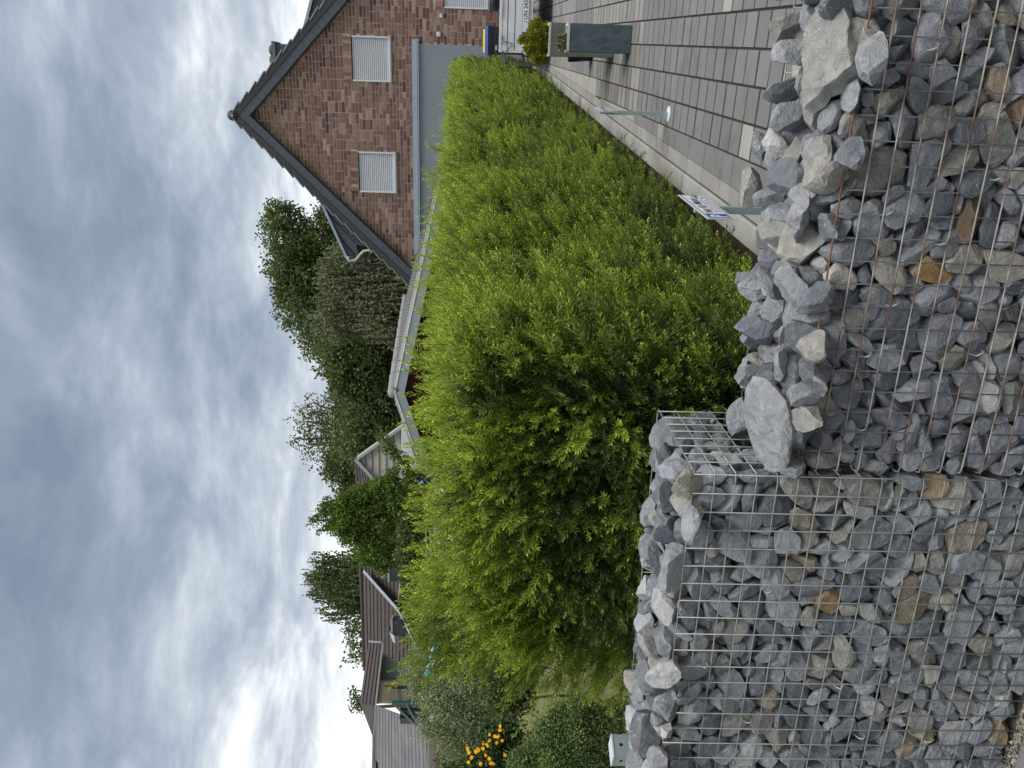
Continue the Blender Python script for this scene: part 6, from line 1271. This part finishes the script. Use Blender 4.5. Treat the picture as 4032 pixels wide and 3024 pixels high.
blobs_tree('weeping_birch','grey green weeping birch with pale bare twigs in front of the dark tree','tree',37,[(1300,1120,80),(1360,1060,110),(1290,1250,90),(1400,1200,130),(1450,1080,110),(1480,1230,120),(1530,1120,90),(1550,1230,90),(1340,1180,90),(1400,950,80),(1470,980,90),(1560,1020,70)],BIR,13,.10,.36,34,hang=.9,seed=3,ground=1.0,tintf=.5,gap=.3)
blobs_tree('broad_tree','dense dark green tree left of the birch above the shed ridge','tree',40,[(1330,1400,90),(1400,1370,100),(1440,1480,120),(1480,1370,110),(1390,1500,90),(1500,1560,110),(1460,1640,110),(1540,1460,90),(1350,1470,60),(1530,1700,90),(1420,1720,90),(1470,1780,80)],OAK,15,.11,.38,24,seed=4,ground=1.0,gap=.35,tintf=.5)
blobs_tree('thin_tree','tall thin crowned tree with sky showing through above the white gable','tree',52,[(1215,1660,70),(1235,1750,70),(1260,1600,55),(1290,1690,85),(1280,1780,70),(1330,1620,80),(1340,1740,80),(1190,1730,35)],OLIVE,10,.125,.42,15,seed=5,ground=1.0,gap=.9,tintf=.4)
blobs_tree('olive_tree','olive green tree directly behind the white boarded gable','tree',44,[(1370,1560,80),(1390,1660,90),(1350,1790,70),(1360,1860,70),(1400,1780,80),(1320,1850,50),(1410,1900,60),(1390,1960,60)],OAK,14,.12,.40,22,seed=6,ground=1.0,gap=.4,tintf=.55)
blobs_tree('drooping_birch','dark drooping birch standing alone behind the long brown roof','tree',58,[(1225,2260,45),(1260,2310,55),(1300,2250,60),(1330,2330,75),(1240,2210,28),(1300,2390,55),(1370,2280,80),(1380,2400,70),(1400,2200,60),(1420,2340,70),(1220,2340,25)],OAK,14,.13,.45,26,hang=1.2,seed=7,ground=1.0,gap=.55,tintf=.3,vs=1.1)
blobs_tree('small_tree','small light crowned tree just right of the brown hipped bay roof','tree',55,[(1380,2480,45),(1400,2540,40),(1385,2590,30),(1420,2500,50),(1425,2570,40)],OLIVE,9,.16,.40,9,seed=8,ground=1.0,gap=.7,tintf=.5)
blobs_tree('distant_treetop','tiny treetop poking above the hip of the brown bay roof','tree',60,[(1392,2745,16),(1405,2765,14),(1398,2785,16),(1425,2790,20),(1388,2715,9),(1430,2760,24)],OLIVE,10,.14,.30,8,seed=9,ground=1.0,gap=.4,tintf=.7)
# ginkgo with upswept leader
blobs_tree('ginkgo','young ginkgo with bright fan leaves and upswept leader above the hedge','tree',13,[(1235,2050,15),(1262,2020,16),(1285,1985,24),(1250,2090,12),(1310,2015,26),(1295,2060,22),(1340,1985,36),(1345,2060,48),(1375,2110,42),(1380,1990,50),(1400,2050,60),(1430,1960,55),(1450,2110,60),(1440,2180,40),(1470,2010,60),(1490,1930,40),(1500,2170,50),(1520,2080,50),(1560,2190,45),(1540,1990,50),(1565,1930,45),(1600,1960,50),(1540,1870,30),(1500,1900,25),(1560,1800,20),(1530,1760,22),(1505,1725,20),(1590,1830,26),(1620,1890,40),(1600,2090,50),(1650,2010,60),(1480,2210,25),(1510,2240,24)],GINK,15,.030,.085,20,seed=10,ground=.5,gap=.6,tintf=.55)
# shrubs behind the hedge
blobs_tree('garden_shrub','mid green shrub against the brown roof behind the hedge','shrub',11,[(1640,2120,50),(1610,2180,50),(1640,2260,60),(1690,2200,70),(1690,2120,60),(1700,2300,60),(1650,2350,45),(1720,2400,50),(1620,2060,45),(1740,2250,50)],MID,15,.035,.09,16,seed=11,ground=.4,tintf=.45)
blobs_tree('silver_shrub','loose grey green shrub mass left of the hedge end','shrub',9.5,[(1640,2700,40),(1690,2740,60),(1740,2640,70),(1760,2760,80),(1830,2660,80),(1850,2800,80),(1900,2700,80),(1720,2850,70),(1790,2900,80),(1950,2800,80),(1840,2560,60),(1900,2580,70),(1650,2640,35),(1870,2900,60),(1620,2600,22),(1600,2650,22)],GREYG,20,.016,.085,26,seed=12,ground=.35,tintf=.45,gap=.2)
blobs_tree('dark_shrub','dark shaded shrub low behind the loose end of the hedge','shrub',8.2,[(2000,2560,80),(1960,2650,70),(2030,2680,75),(1980,2760,70),(2040,2500,60),(1930,2500,60),(2060,2760,40)],OAK,15,.030,.085,16,seed=13,ground=.3,tintf=.2)
blobs_tree('far_hedge','dark hedge line between the garden and the far left houses','hedge',20,[(1800,2560,70),(1800,2660,70),(1790,2760,70),(1800,2860,75),(1800,2960,75),(1800,3060,75),(1810,2460,60)],OAK,14,.06,.22,20,seed=19,ground=.8,tintf=.35)
# low blue green juniper with fluffy tips
JUN=leaf_mat('juniper',(.060,.11,.038),(.21,.29,.09),trans=.2,rough=.6)
blobs_tree('dwarf_pine','bushy blue green dwarf pine right above the tall basket at the lower left','shrub',5.0,[(2180,2960,80),(2240,2870,80),(2290,2800,60),(2150,2880,50),(2300,2920,90),(2230,2990,80),(2370,2860,80),(2400,2960,80),(2350,3010,80),(2120,2980,60),(2430,2800,50),(2200,2820,35),(2060,3010,50)],JUN,22,.010,.055,46,seed=14,ground=.15,tintf=.5)
# yellow flowers
FLO=Mt('yellow_petals',.6,.3); FLO.base((.75,.42,.01)); 
LEAFF=leaf_mat('flower_leaves',(.03,.06,.02),(.08,.13,.04),trans=.25)
fl=blobs_tree('yellow_flowers','clump of bright yellow flowers on tall green stems at the garden bed','flowers',7.5,[(1900,2960,50),(1950,2900,60),(1990,2960,60),(1960,3010,60),(1870,3010,40),(2010,2880,45),(2040,2940,50)],LEAFF,14,.030,.075,14,seed=15,ground=.25,tintf=.45)
rf=random.Random(31); q=MB()
fb=[(1844,2950,10),(1846,2965,8),(1858,2985,8),(1870,2960,8),(1882,2952,9),(1895,2940,9),(1905,2950,7),(1920,2935,10),(1925,2922,9),(1932,2915,9),(1948,2897,9),(1930,2890,12),(1968,2872,9),(1972,2862,9),(1962,2905,9),(1977,2918,8),(1912,2970,8),(1928,2985,8),(1845,3005,7),(1915,3000,10),(1935,3005,8),(1945,3012,7),(1893,3010,7),(1990,2970,8),(1955,2925,9),(1962,2900,9),(1900,2925,9)]
for X,Y,R in fb:
    for k in range(2):
        c=at_d(X+rf.uniform(-4,4),Y+rf.uniform(-5,5),7.3+rf.uniform(-.1,.1)); r_=.014*rf.uniform(.8,1.3); n_=(CAMP-c).normalized()+Vector((rf.gauss(0,.3),rf.gauss(0,.3),.4)); n_.normalize(); a=n_.orthogonal().normalized(); b2=n_.cross(a)
        q=MB()
        for j in range(8):
            t=2*PI*j/8; d=a*math.cos(t)+b2*math.sin(t); e_=n_.cross(d)*.3; q.quad([c,c+d*r_*.6+e_*r_+n_*.003,c+d*r_*1.25,c+d*r_*.6-e_*r_+n_*.003])
        q.put('flower',FLO.m,fl,c)
# plants in the planters
YG=leaf_mat('conifer_gold',(.10,.13,.012),(.30,.30,.03),trans=.3)
c0=Vector((-.01,8.36,dz_(8.36)+.635))
blobs_tree('potted_shrub','round yellow green conifer growing in the taller planter column','shrub',at_d(2100,160,1)and 7.75,[(2112,88,13),(2104,116,20),(2090,152,24),(2122,150,28),(2086,190,21),(2115,200,25),(2142,115,17),(2147,175,19),(2108,224,16),(2134,234,14),(2056,157,11)],YG,34,.012,.028,18,seed=16,ground=dz_(8.36)+.62,tintf=.55)
PK=leaf_mat('sedum',(.10,.15,.07),(.30,.28,.16),tipcol=(.5,.3,.3),trans=.2)
blobs_tree('potted_flower','small pale green and pink plant spilling over the shorter planter','plant',6.83,[(2205,180,9),(2215,170,9),(2222,150,9),(2212,190,8),(2228,165,8),(2226,185,7),(2203,150,6)],PK,26,.010,.018,14,seed=17,ground=dz_(7.5)+.54,tintf=.5)

# ================================================================ shed with white sheet roof
SW=simple('shed_boards',(.045,.013,.011),.85,.2,0,.25,6); FAS=simple('fascia_grey',(.24,.28,.31),.6,.4,.1,.06,3); SHT=simple('sheet_roof',(.26,.26,.257),.6,.3,.1,.08,6); 
def D_(X,Y,z): return at_d(X,Y,z)
A=D_(1556,1547,13.0); Rn=D_(1738,690,13.0); Ln=D_(1668,1830,13.2); Lf=D_(1690,1925,13.3); Fr=D_(1604,1175,20); Rr=D_(1724,712,15.5)
shed=thing('garden_shed',(A.x,A.y,.5),'low dark red shed with pale profiled sheet roof and grey fascia behind the hedge','shed')
q=MB(); dn=Vector((0,0,1)); FWh=Vector((FW.x,FW.y,0)).normalized()
low=lambda p: Vector((p.x,p.y,.4))
q.prism([A-dn*.12+FWh*.12,Rn-dn*.12+FWh*.12,low(Rn)+FWh*.12,low(Lf)+FWh*.12,Lf-dn*.12+FWh*.12],FWh*.15); sw=q.put('wall',SW,shed)
q=MB()
for k in range(26):
    t=k/26; p=Lf+(Rn-Lf)*t; q=MB(); q.box(low(p)+FWh*.10,Vector((.16,.07,0)),FWh*.02,dn*2.05 if k<9 else dn*(2.25 if k<16 else 1.9)); q.put('board',SW,sw)
q=MB(); h_=.155
for a_,b_ in ((A,Rn),(A,Lf)):
    q.hexa([a_-dn*h_,b_-dn*h_,b_-dn*h_+FWh*.03,a_-dn*h_+FWh*.03,a_,b_,b_+FWh*.03,a_+FWh*.03])
fa=q.put('fascia',FAS,shed)
q=MB()
for a_,b_ in ((A,Rn),(A,Lf)):
    q.hexa([a_-FWh*.012,b_-FWh*.012,b_+FWh*.02,a_+FWh*.02,a_+dn*.018-FWh*.012,b_+dn*.018-FWh*.012,b_+dn*.018+FWh*.02,a_+dn*.018+FWh*.02])
q.put('edge_trim',WHITE,fa)
def sheet(name,a,b_,c,d,n,mat,par):
    """profiled sheet between edge a-b (near) and d-c (far), n ribs across a-b"""
    q=MB(); N=(b_-a).cross(d-a).normalized(); 
    if N.z<0: N=-N
    pr=[(0,0),(.12,.05),(.42,.05),(.54,0)]
    for i in range(n):
        for j in range(4):
            t0=(i+pr[j][0])/n; t1=(i+(pr[j+1][0] if j<3 else 1))/n; h0=pr[j][1]; h1=pr[j+1][1] if j<3 else 0
            p0=a+(b_-a)*t0+N*h0; p1=a+(b_-a)*t1+N*h1; p2=d+(c-d)*t1+N*h1; p3=d+(c-d)*t0+N*h0; q.quad([p0,p1,p2,p3])
    return q.put(name,mat,par)
sheet('roof_sheet',A,Fr,Rr,Rn,34,SHT,shed)
NW=D_(1580,1900,17)
sheet('roof_sheet',A,Fr,NW,Lf,30,SHT,shed)
q=MB(); n=9
for i in range(n):
    t0=i/n; p0=A+(Fr-A)*t0+dn*.03; p1=A+(Fr-A)*((i+1.03)/n)+dn*.035
    q=MB(); q.tube([p0,p0+(p1-p0)*.85,p1],[.10,.10,.11],10); q.put('ridge_tile',SHT,shed,smooth=True)
q=MB(); Ns=(Rn-A).cross(Fr-A).normalized(); Ns=-Ns if Ns.z<0 else Ns
for i in range(68):
    for j in (.10,.22,.36,.52,.70,.9):
        t=(i+.25)/68; p=(A+(Rn-A)*t)*(1-j)+(Fr+(Rr-Fr)*t)*j+Ns*.052; q.tube([p,p+Ns*.012],.016,5)
q.put('roof_screws',simple('screw_grey',(.10,.10,.105),.7),shed,kind='stuff')
q=MB(); q.tube([D_(1606,1432,12.95),D_(1606,1430,13.1)],.035,10); q.put('wall_light',WHITE,shed)

# ================================================================ buildings on the left
BT=simple('brown_tile',(.075,.058,.052),.75,.3,0,.22,5,.2); BT2=simple('brown_tile_b',(.066,.052,.047),.75,.3,0,.22,5,.2); LEAD=simple('pale_flashing',(.28,.30,.315),.5,.4,.1,.1,4)
def tiled(par,tl,tr,br_,bl,rows,lap=.05,mat=None,name='tile_course',ztop=0,zbot=0):
    """courses from eave (bl-br) to ridge (tl-tr), each lapping the one below"""
    N=(tr-tl).cross(bl-tl).normalized()
    if N.dot(CAMP-tl)<0: N=-N
    for i in range(rows):
        t0=i/rows; t1=(i+1.06)/rows; a=bl+(tl-bl)*t0; b_=br_+(tr-br_)*t0; c=br_+(tr-br_)*min(1,t1); d=bl+(tl-bl)*min(1,t1)
        q=MB(); q.hexa([a-N*.02,b_-N*.02,c-N*.02,d-N*.02,a+N*lap,b_+N*lap,c+N*.008,d+N*.008]); q.put(name,mat or (BT if i%2 else BT2),par)
barn=thing('boarded_house',D_(1500,1800,31)*1.0,'white boarded gable end of the long house with brown tiled roof','house')
barn.location.z=.9; WL[barn.name]=barn.location.copy()
ag=D_(1402,1812,30); q=MB()
BRD=simple('pale_boards',(.37,.36,.33),.8,.25,0,.12,1.5,.1)
gp=[ag,D_(1608,1665,30),D_(1700,1665,30),D_(1700,2030,30),D_(1530,1955,30)]
q.prism(gp,Vector((.15,.9,0))*.3); gw=q.put('gable_wall',BRD,barn)
GJ=simple('board_joint',(.16,.155,.15),.9)
for (a_,b_) in (((1440,1835),(1440,1780)),((1465,1855),(1465,1764)),((1492,1875),(1492,1745)),((1520,1900),(1520,1728)),((1548,1935),(1548,1708)),((1576,1960),(1576,1690)),((1604,1980),(1604,1672)),((1632,2000),(1632,1668))):
    q=MB(); p,r_=D_(*a_,29.97),D_(*b_,29.97); q.tube([p,r_],.018,4); q.put('board_joint',GJ,gw)
for k in range(7):
    a_=D_(1440+28*k,1835+20*k,29.96); 
q=MB()
for a_,b_ in (((1402,1812),(1612,1662)),((1402,1812),(1536,1960))):
    p,r_=D_(*a_,29.8),D_(*b_,29.8); q.hexa([p-dn*.07,r_-dn*.07,r_-dn*.07+FWh*.4,p-dn*.07+FWh*.4,p+dn*.09,r_+dn*.09,r_+dn*.09+FWh*.4,p+dn*.09+FWh*.4])
q.put('verge',LEAD,barn)
roofA=thing('long_roof_house',D_(1600,2200,33),'long low building under a brown tiled roof left of the white gable','house'); roofA.location.z=.9; WL[roofA.name]=roofA.location.copy()
tiled(roofA,D_(1404,1815,36),D_(1431,2252,36),D_(1584,2420,32.5),D_(1590,2120,32.5),11)
tiled(roofA,D_(1404,1815,36),D_(1410,1900,36),D_(1590,2125,32.5),D_(1535,1958,32.5),11)
q=MB(); a_,b_=D_(1588,2125,32.3),D_(1568,2403,32.3); q.tube([a_,b_],.05,8); q.put('gutter',LEAD,roofA,smooth=True)
q=MB(); q.prism([D_(1590,1950,32.7),D_(1572,2432,32.7),D_(1760,2432,32.7),D_(1760,1950,32.7)],FWh*.3); q.put('wall',simple('dull_wall',(.20,.18,.15),.9,.2,0,.2,2),roofA)
q=MB(); q.tube([D_(1404,1816,36),D_(1437,2640,35)],.09,8); q.put('ridge_line',BT2,roofA,smooth=True)
q=MB(); p=[(1407,2140,35.5),(1408,2172,35.5)]; q.tube([D_(*x) for x in p],.09,8); q.put('roof_vent',LEAD,roofA)
roofB=thing('brown_roof_house',D_(1650,2500,29),'brown tiled house with stepped verge and dark chimneys behind the clothes line','house'); roofB.location.z=.9; WL[roofB.name]=roofB.location.copy()
tiled(roofB,D_(1430,2249,35),D_(1440,2660,34.5),D_(1562,2670,31.5),D_(1567,2403,31.5),9)
tiled(roofB,D_(1565,2400,31.4),D_(1560,2680,31.4),D_(1636,2680,30),D_(1636,2540,30),5)
def strip(par,name,a_,b_,za,zb,w_,mat,th=.06):
    p,r_=D_(*a_,za),D_(*b_,zb); d=(r_-p).normalized(); s_=d.cross(FWh).normalized()*w_/2; q=MB(); q.hexa([p-s_,r_-s_,r_-s_+FWh*th,p-s_+FWh*th,p+s_,r_+s_,r_+s_+FWh*th,p+s_+FWh*th]); return q.put(name,mat,par)
strip(roofB,'verge_flashing',(1430,2248),(1567,2403),34.8,31.2,.13,LEAD)
strip(roofB,'verge_flashing',(1567,2403),(1664,2600),31.2,29.3,.05,LEAD)
strip(roofB,'bargeboard',(1578,2412),(1690,2650),31.25,29.35,.26,simple('barge_grey',(.20,.185,.165),.85))
q=MB(); q.prism([D_(1585,2418,31.4),D_(1700,2655,29.6),D_(1800,2640,29.6),D_(1800,2418,31.4)],FWh*.2); q.put('gable_wall',simple('dark_stone_wall',(.085,.068,.060),.95,.1,0,.35,9,.6),roofB)
strip(roofB,'gutter',(1634,2538),(1632,2660),29.6,29.4,.07,LEAD)
q=MB(); q.prism([D_(1637,2560,30.1),D_(1637,2680,30.1),D_(1720,2680,30.1),D_(1720,2560,30.1)],FWh*.2); q.put('wall',simple('cream_wall',(.34,.31,.26),.9,.2,0,.1,2),roofB)
CHM=simple('chimney_slate',(.040,.042,.050),.8,.2,0,.12,5)
def chim(pts,z,par,pot=None,cowl=False):
    q=MB(); q.prism([D_(x,y,z) for x,y in pts],FWh*.6); c=q.put('chimney',CHM,par)
    a_=D_(pts[0][0]-2,pts[0][1]-3,z-.02); b_=D_(pts[1][0]-2,pts[1][1]+3,z-.02); q=MB(); q.hexa([a_-dn*.04,b_-dn*.04,b_-dn*.04+FWh*.65,a_-dn*.04+FWh*.65,a_+dn*.03,b_+dn*.03,b_+dn*.03+FWh*.65,a_+dn*.03+FWh*.65]); q.put('chimney_cap',LEAD,c); return c
c=chim([(1532,2243),(1532,2289),(1582,2291),(1582,2241)],31.6,roofA)
q=MB(); p=D_(1529,2266,31.9); q.tube([p,p+dn*.08,p+dn*.10,p+dn*.26,p+dn*.28,p+dn*.30],[.05,.05,.11,.11,.06,.03],10); q.put('steel_cowl',WHITE,c)
c=chim([(1543,2443),(1545,2502),(1608,2504),(1580,2445)],30.6,roofB)
q=MB(); p=D_(1541,2478,30.9); q.tube([p,p+dn*.10],.12,8); q.put('chimney_pot',CHM,c)
q=MB(); q.prism([D_(1533,2490,30.5),D_(1548,2530,30.5),D_(1556,2530,30.5),D_(1552,2503,30.5)],FWh*.2); q.put('skylight',WHITE,roofB)
# bay house
bay=thing('bay_house',D_(1600,2720,24),'house bay with brown hipped roof above beige cladding and pale blue boards','house'); bay.location.z=.9; WL[bay.name]=bay.location.copy()
tiled(bay,D_(1418,2765,26.5),D_(1453,2528,26.5),D_(1503,2533,24.2),D_(1474,2780,24.2),4)
tiled(bay,D_(1418,2765,26.5),D_(1420,2766,26.5),D_(1474,2782,24.2),D_(1466,2893,25.5),4)
strip(bay,'gutter',(1506,2533),(1478,2780),24.0,24.0,.055,LEAD); strip(bay,'gutter',(1478,2780),(1471,2897),24.0,25.3,.055,LEAD)
strip(bay,'roof_edge',(1452,2527),(1505,2532),26.2,24.0,.07,LEAD)
q=MB(); q.prism([D_(1508,2575,25),D_(1484,2690,25),D_(1607,2690,25),D_(1590,2640,25)],FWh*.2); bb_=q.put('blue_boards',simple('blue_boards',(.24,.29,.36),.7,.3,0,.08,2),bay)
for k in range(5):
    y=2590+k*20; q=MB(); q.tube([D_(1510-k*4,y,24.98),D_(1560+k*10,y,24.98)],.010,4); q.put('board_joint',GJ,bb_)
q=MB(); q.prism([D_(1482,2686,24.3),D_(1478,2772,24.3),D_(1655,2760,24.3),D_(1655,2690,24.3)],FWh*.2); cw=q.put('cladding',simple('beige_cladding',(.26,.235,.165),.8,.2,0,.10,3),bay)
for k in range(8):
    y=2694+k*9; q=MB(); q.tube([D_(1484,y,24.28),D_(1652,y,24.28)],.008,4); q.put('board_joint',simple('joint_beige_%d'%k,(.15,.135,.10),.9),cw)
for x in (1565,1600,1625):
    q=MB(); q.tube([D_(x,2712,24.25),D_(x+1,2758,24.25)],.02,4); q.put('batten',GJ,cw)
q=MB(); q.prism([D_(1510,2700,24.26),D_(1560,2712,24.26),D_(1600,2712,24.26),D_(1602,2700,24.26)],-FWh*.02); q.put('window',BLACK,cw)
q=MB(); q.prism([D_(1545,2765,24.2),D_(1542,2775,24.2),D_(1650,2775,24.2),D_(1650,2765,24.2)],FWh*.3); q.put('corner_board',simple('teal_trim',(.03,.10,.11),.6,.3,0,.05,3),bay)
# slate coloured roof at the far left
slr=thing('grey_roof_house',D_(1600,2950,28),'house with weathered grey roof at the far left of the view','house'); slr.location.z=.9; WL[slr.name]=slr.location.copy()
GR1=simple('grey_roof',(.17,.165,.17),.85,.2,0,.14,1.2,.1); GR2=simple('grey_roof_b',(.155,.15,.155),.85,.2,0,.14,1.2,.1)
def grf(par):
    tl,tr,br_,bl=D_(1470,3120,32),D_(1474,2775,32),D_(1676,2850,27.5),D_(1690,3120,27.5)
    N=(tr-tl).cross(bl-tl).normalized()
    if N.dot(CAMP-tl)<0: N=-N
    for i in range(16):
        t0=i/16;t1=(i+1.04)/16; a=bl+(tl-bl)*t0; b_=br_+(tr-br_)*t0; c=br_+(tr-br_)*min(1,t1); d=bl+(tl-bl)*min(1,t1)
        q=MB(); q.hexa([a-N*.02,b_-N*.02,c-N*.02,d-N*.02,a+N*.022,b_+N*.022,c+N*.004,d+N*.004]); q.put('slate_course',GR1 if i%2 else GR2,par)
grf(slr)
strip(slr,'ridge_line',(1472,2775),(1469,3120),31.8,31.8,.10,GR2)
q=MB(); q.prism([D_(1466,3005,31.5),D_(1466,3120,31.5),D_(1480,3120,31.5),D_(1480,3005,31.5)],FWh*.5); q.put('roof_step',GR2,slr)
strip(slr,'beam',(1685,2835),(1690,3120),27.2,27.2,.10,simple('beam_wood',(.30,.27,.24),.9))
strip(slr,'beam',(1700,2850),(1702,3120),27.2,27.2,.20,simple('beam_wood_b',(.20,.175,.155),.9))
q=MB(); q.prism([D_(1575,2775,26),D_(1575,2850,26),D_(1690,2850,26),D_(1690,2775,26)],FWh*.2); gl=q.put('conservatory_glass',simple('conservatory_glass',(.05,.06,.065),.2,.6,0,.2,2),slr)
for a_,b_ in (((1553,2776),(1640,2862)),((1600,2775),(1665,2890))): strip(slr,'glazing_bar',a_,b_,25.9,25.9,.07,LEAD)
for y in (2800,2828): strip(slr,'glazing_bar',(1572,y),(1690,y),25.9,25.9,.04,simple('teal_bar_%d'%y,(.03,.10,.11),.6))
q=MB(); q.prism([D_(1708,2780,26.5),D_(1712,3120,26.5),D_(1905,3120,26.5),D_(1905,2780,26.5)],FWh*.2); q.put('rubble_wall',simple('rubble_wall',(.15,.13,.115),.95,.1,0,.4,5,.8),slr)
strip(slr,'pipe',(1618,2906),(1740,2912),24.8,24.8,.05,simple('pale_pipe',(.33,.30,.27),.8))

# ================================================================ clothes line and rolled sunshade
TEAL=simple('teal_cloth',(.02,.13,.16),.8,.2,0,.1,6); TURQ=simple('turquoise_cloth',(.10,.42,.50),.85,.2,0,.08,8); LINEM=simple('line_cord',(.50,.50,.42),.7)
cl=thing('clothes_line',D_(1800,2300,7.5),'clothes line with many pale cords above the hedge top','clothes line'); cl.location.z=.3; WL[cl.name]=cl.location.copy()
for k,(xa,xb) in enumerate(((1676,1690),(1693,1704),(1708,1718),(1722,1730),(1734,1738),(1744,1748),(1752,1757),(1760,1765))):
    q=MB(); q.tube([D_(xa,2080,7.6),D_((xa+xb)/2+3,2300,7.2),D_(xb+4,2560,7.0)],.0028,4); q.put('cord',LINEM,cl)
for a_,b_ in (((1712,2080),(1745,2190)),((1745,2190),(1790,2310)),((1742,2430),(1765,2480))):
    q=MB(); q.tube([D_(*a_,7.1),D_(*b_,7.1)],.011,6); q.put('arm',WHITE,cl)
q=MB(); q.tube([D_(1606,2562,7.4),D_(1800,2520,7.4)],.010,6); q.put('upright',simple('old_pole',(.26,.22,.17),.9),cl)
for pts in (((1700,2150),(1740,2165),(1790,2130),(1800,2180),(1760,2200),(1738,2262),(1730,2240),(1745,2190)),((1655,1895),(1662,1890),(1668,1900),(1660,1905))):
    q=MB(); q.prism([D_(x,y,7.0) for x,y in pts],FWh*.01); tag(q.put('towel',TURQ,None,D_(*pts[0],7.0)),'turquoise towel hanging from the clothes line' if pts[0][0]>1690 else 'tiny turquoise cloth scrap behind the shed fascia','towel')
sh=thing('rolled_sunshade',D_(1700,2540,6.6),'rolled teal and white awning arm slanting above the hedge','sunshade')
def stripe(off,w_,mat,nm):
    p,r_=D_(1748+off,2425,6.6),D_(1686+off,2650,6.6); d=(r_-p).normalized(); s_=d.cross(FWh).normalized(); q=MB(); q.tube([p+s_*0,p+(r_-p)*.97,r_],[w_,w_,w_*.6],8); q.put(nm,mat,sh,smooth=True)
stripe(0,.016,TEAL,'roll'); stripe(9,.010,WSIGN,'white_edge'); stripe(-9,.006,WSIGN,'white_edge')
q=MB(); p=D_(1684,2652,6.58); q.tube([p-dn*.05,p+dn*.03],.022,8); q.put('end_cap',TURQ,sh)
q=MB(); p=D_(1748,2425,6.6); q.tube([p,Vector((p.x+.2,p.y,.3))],.012,6); q.put('support',WHITE,sh)
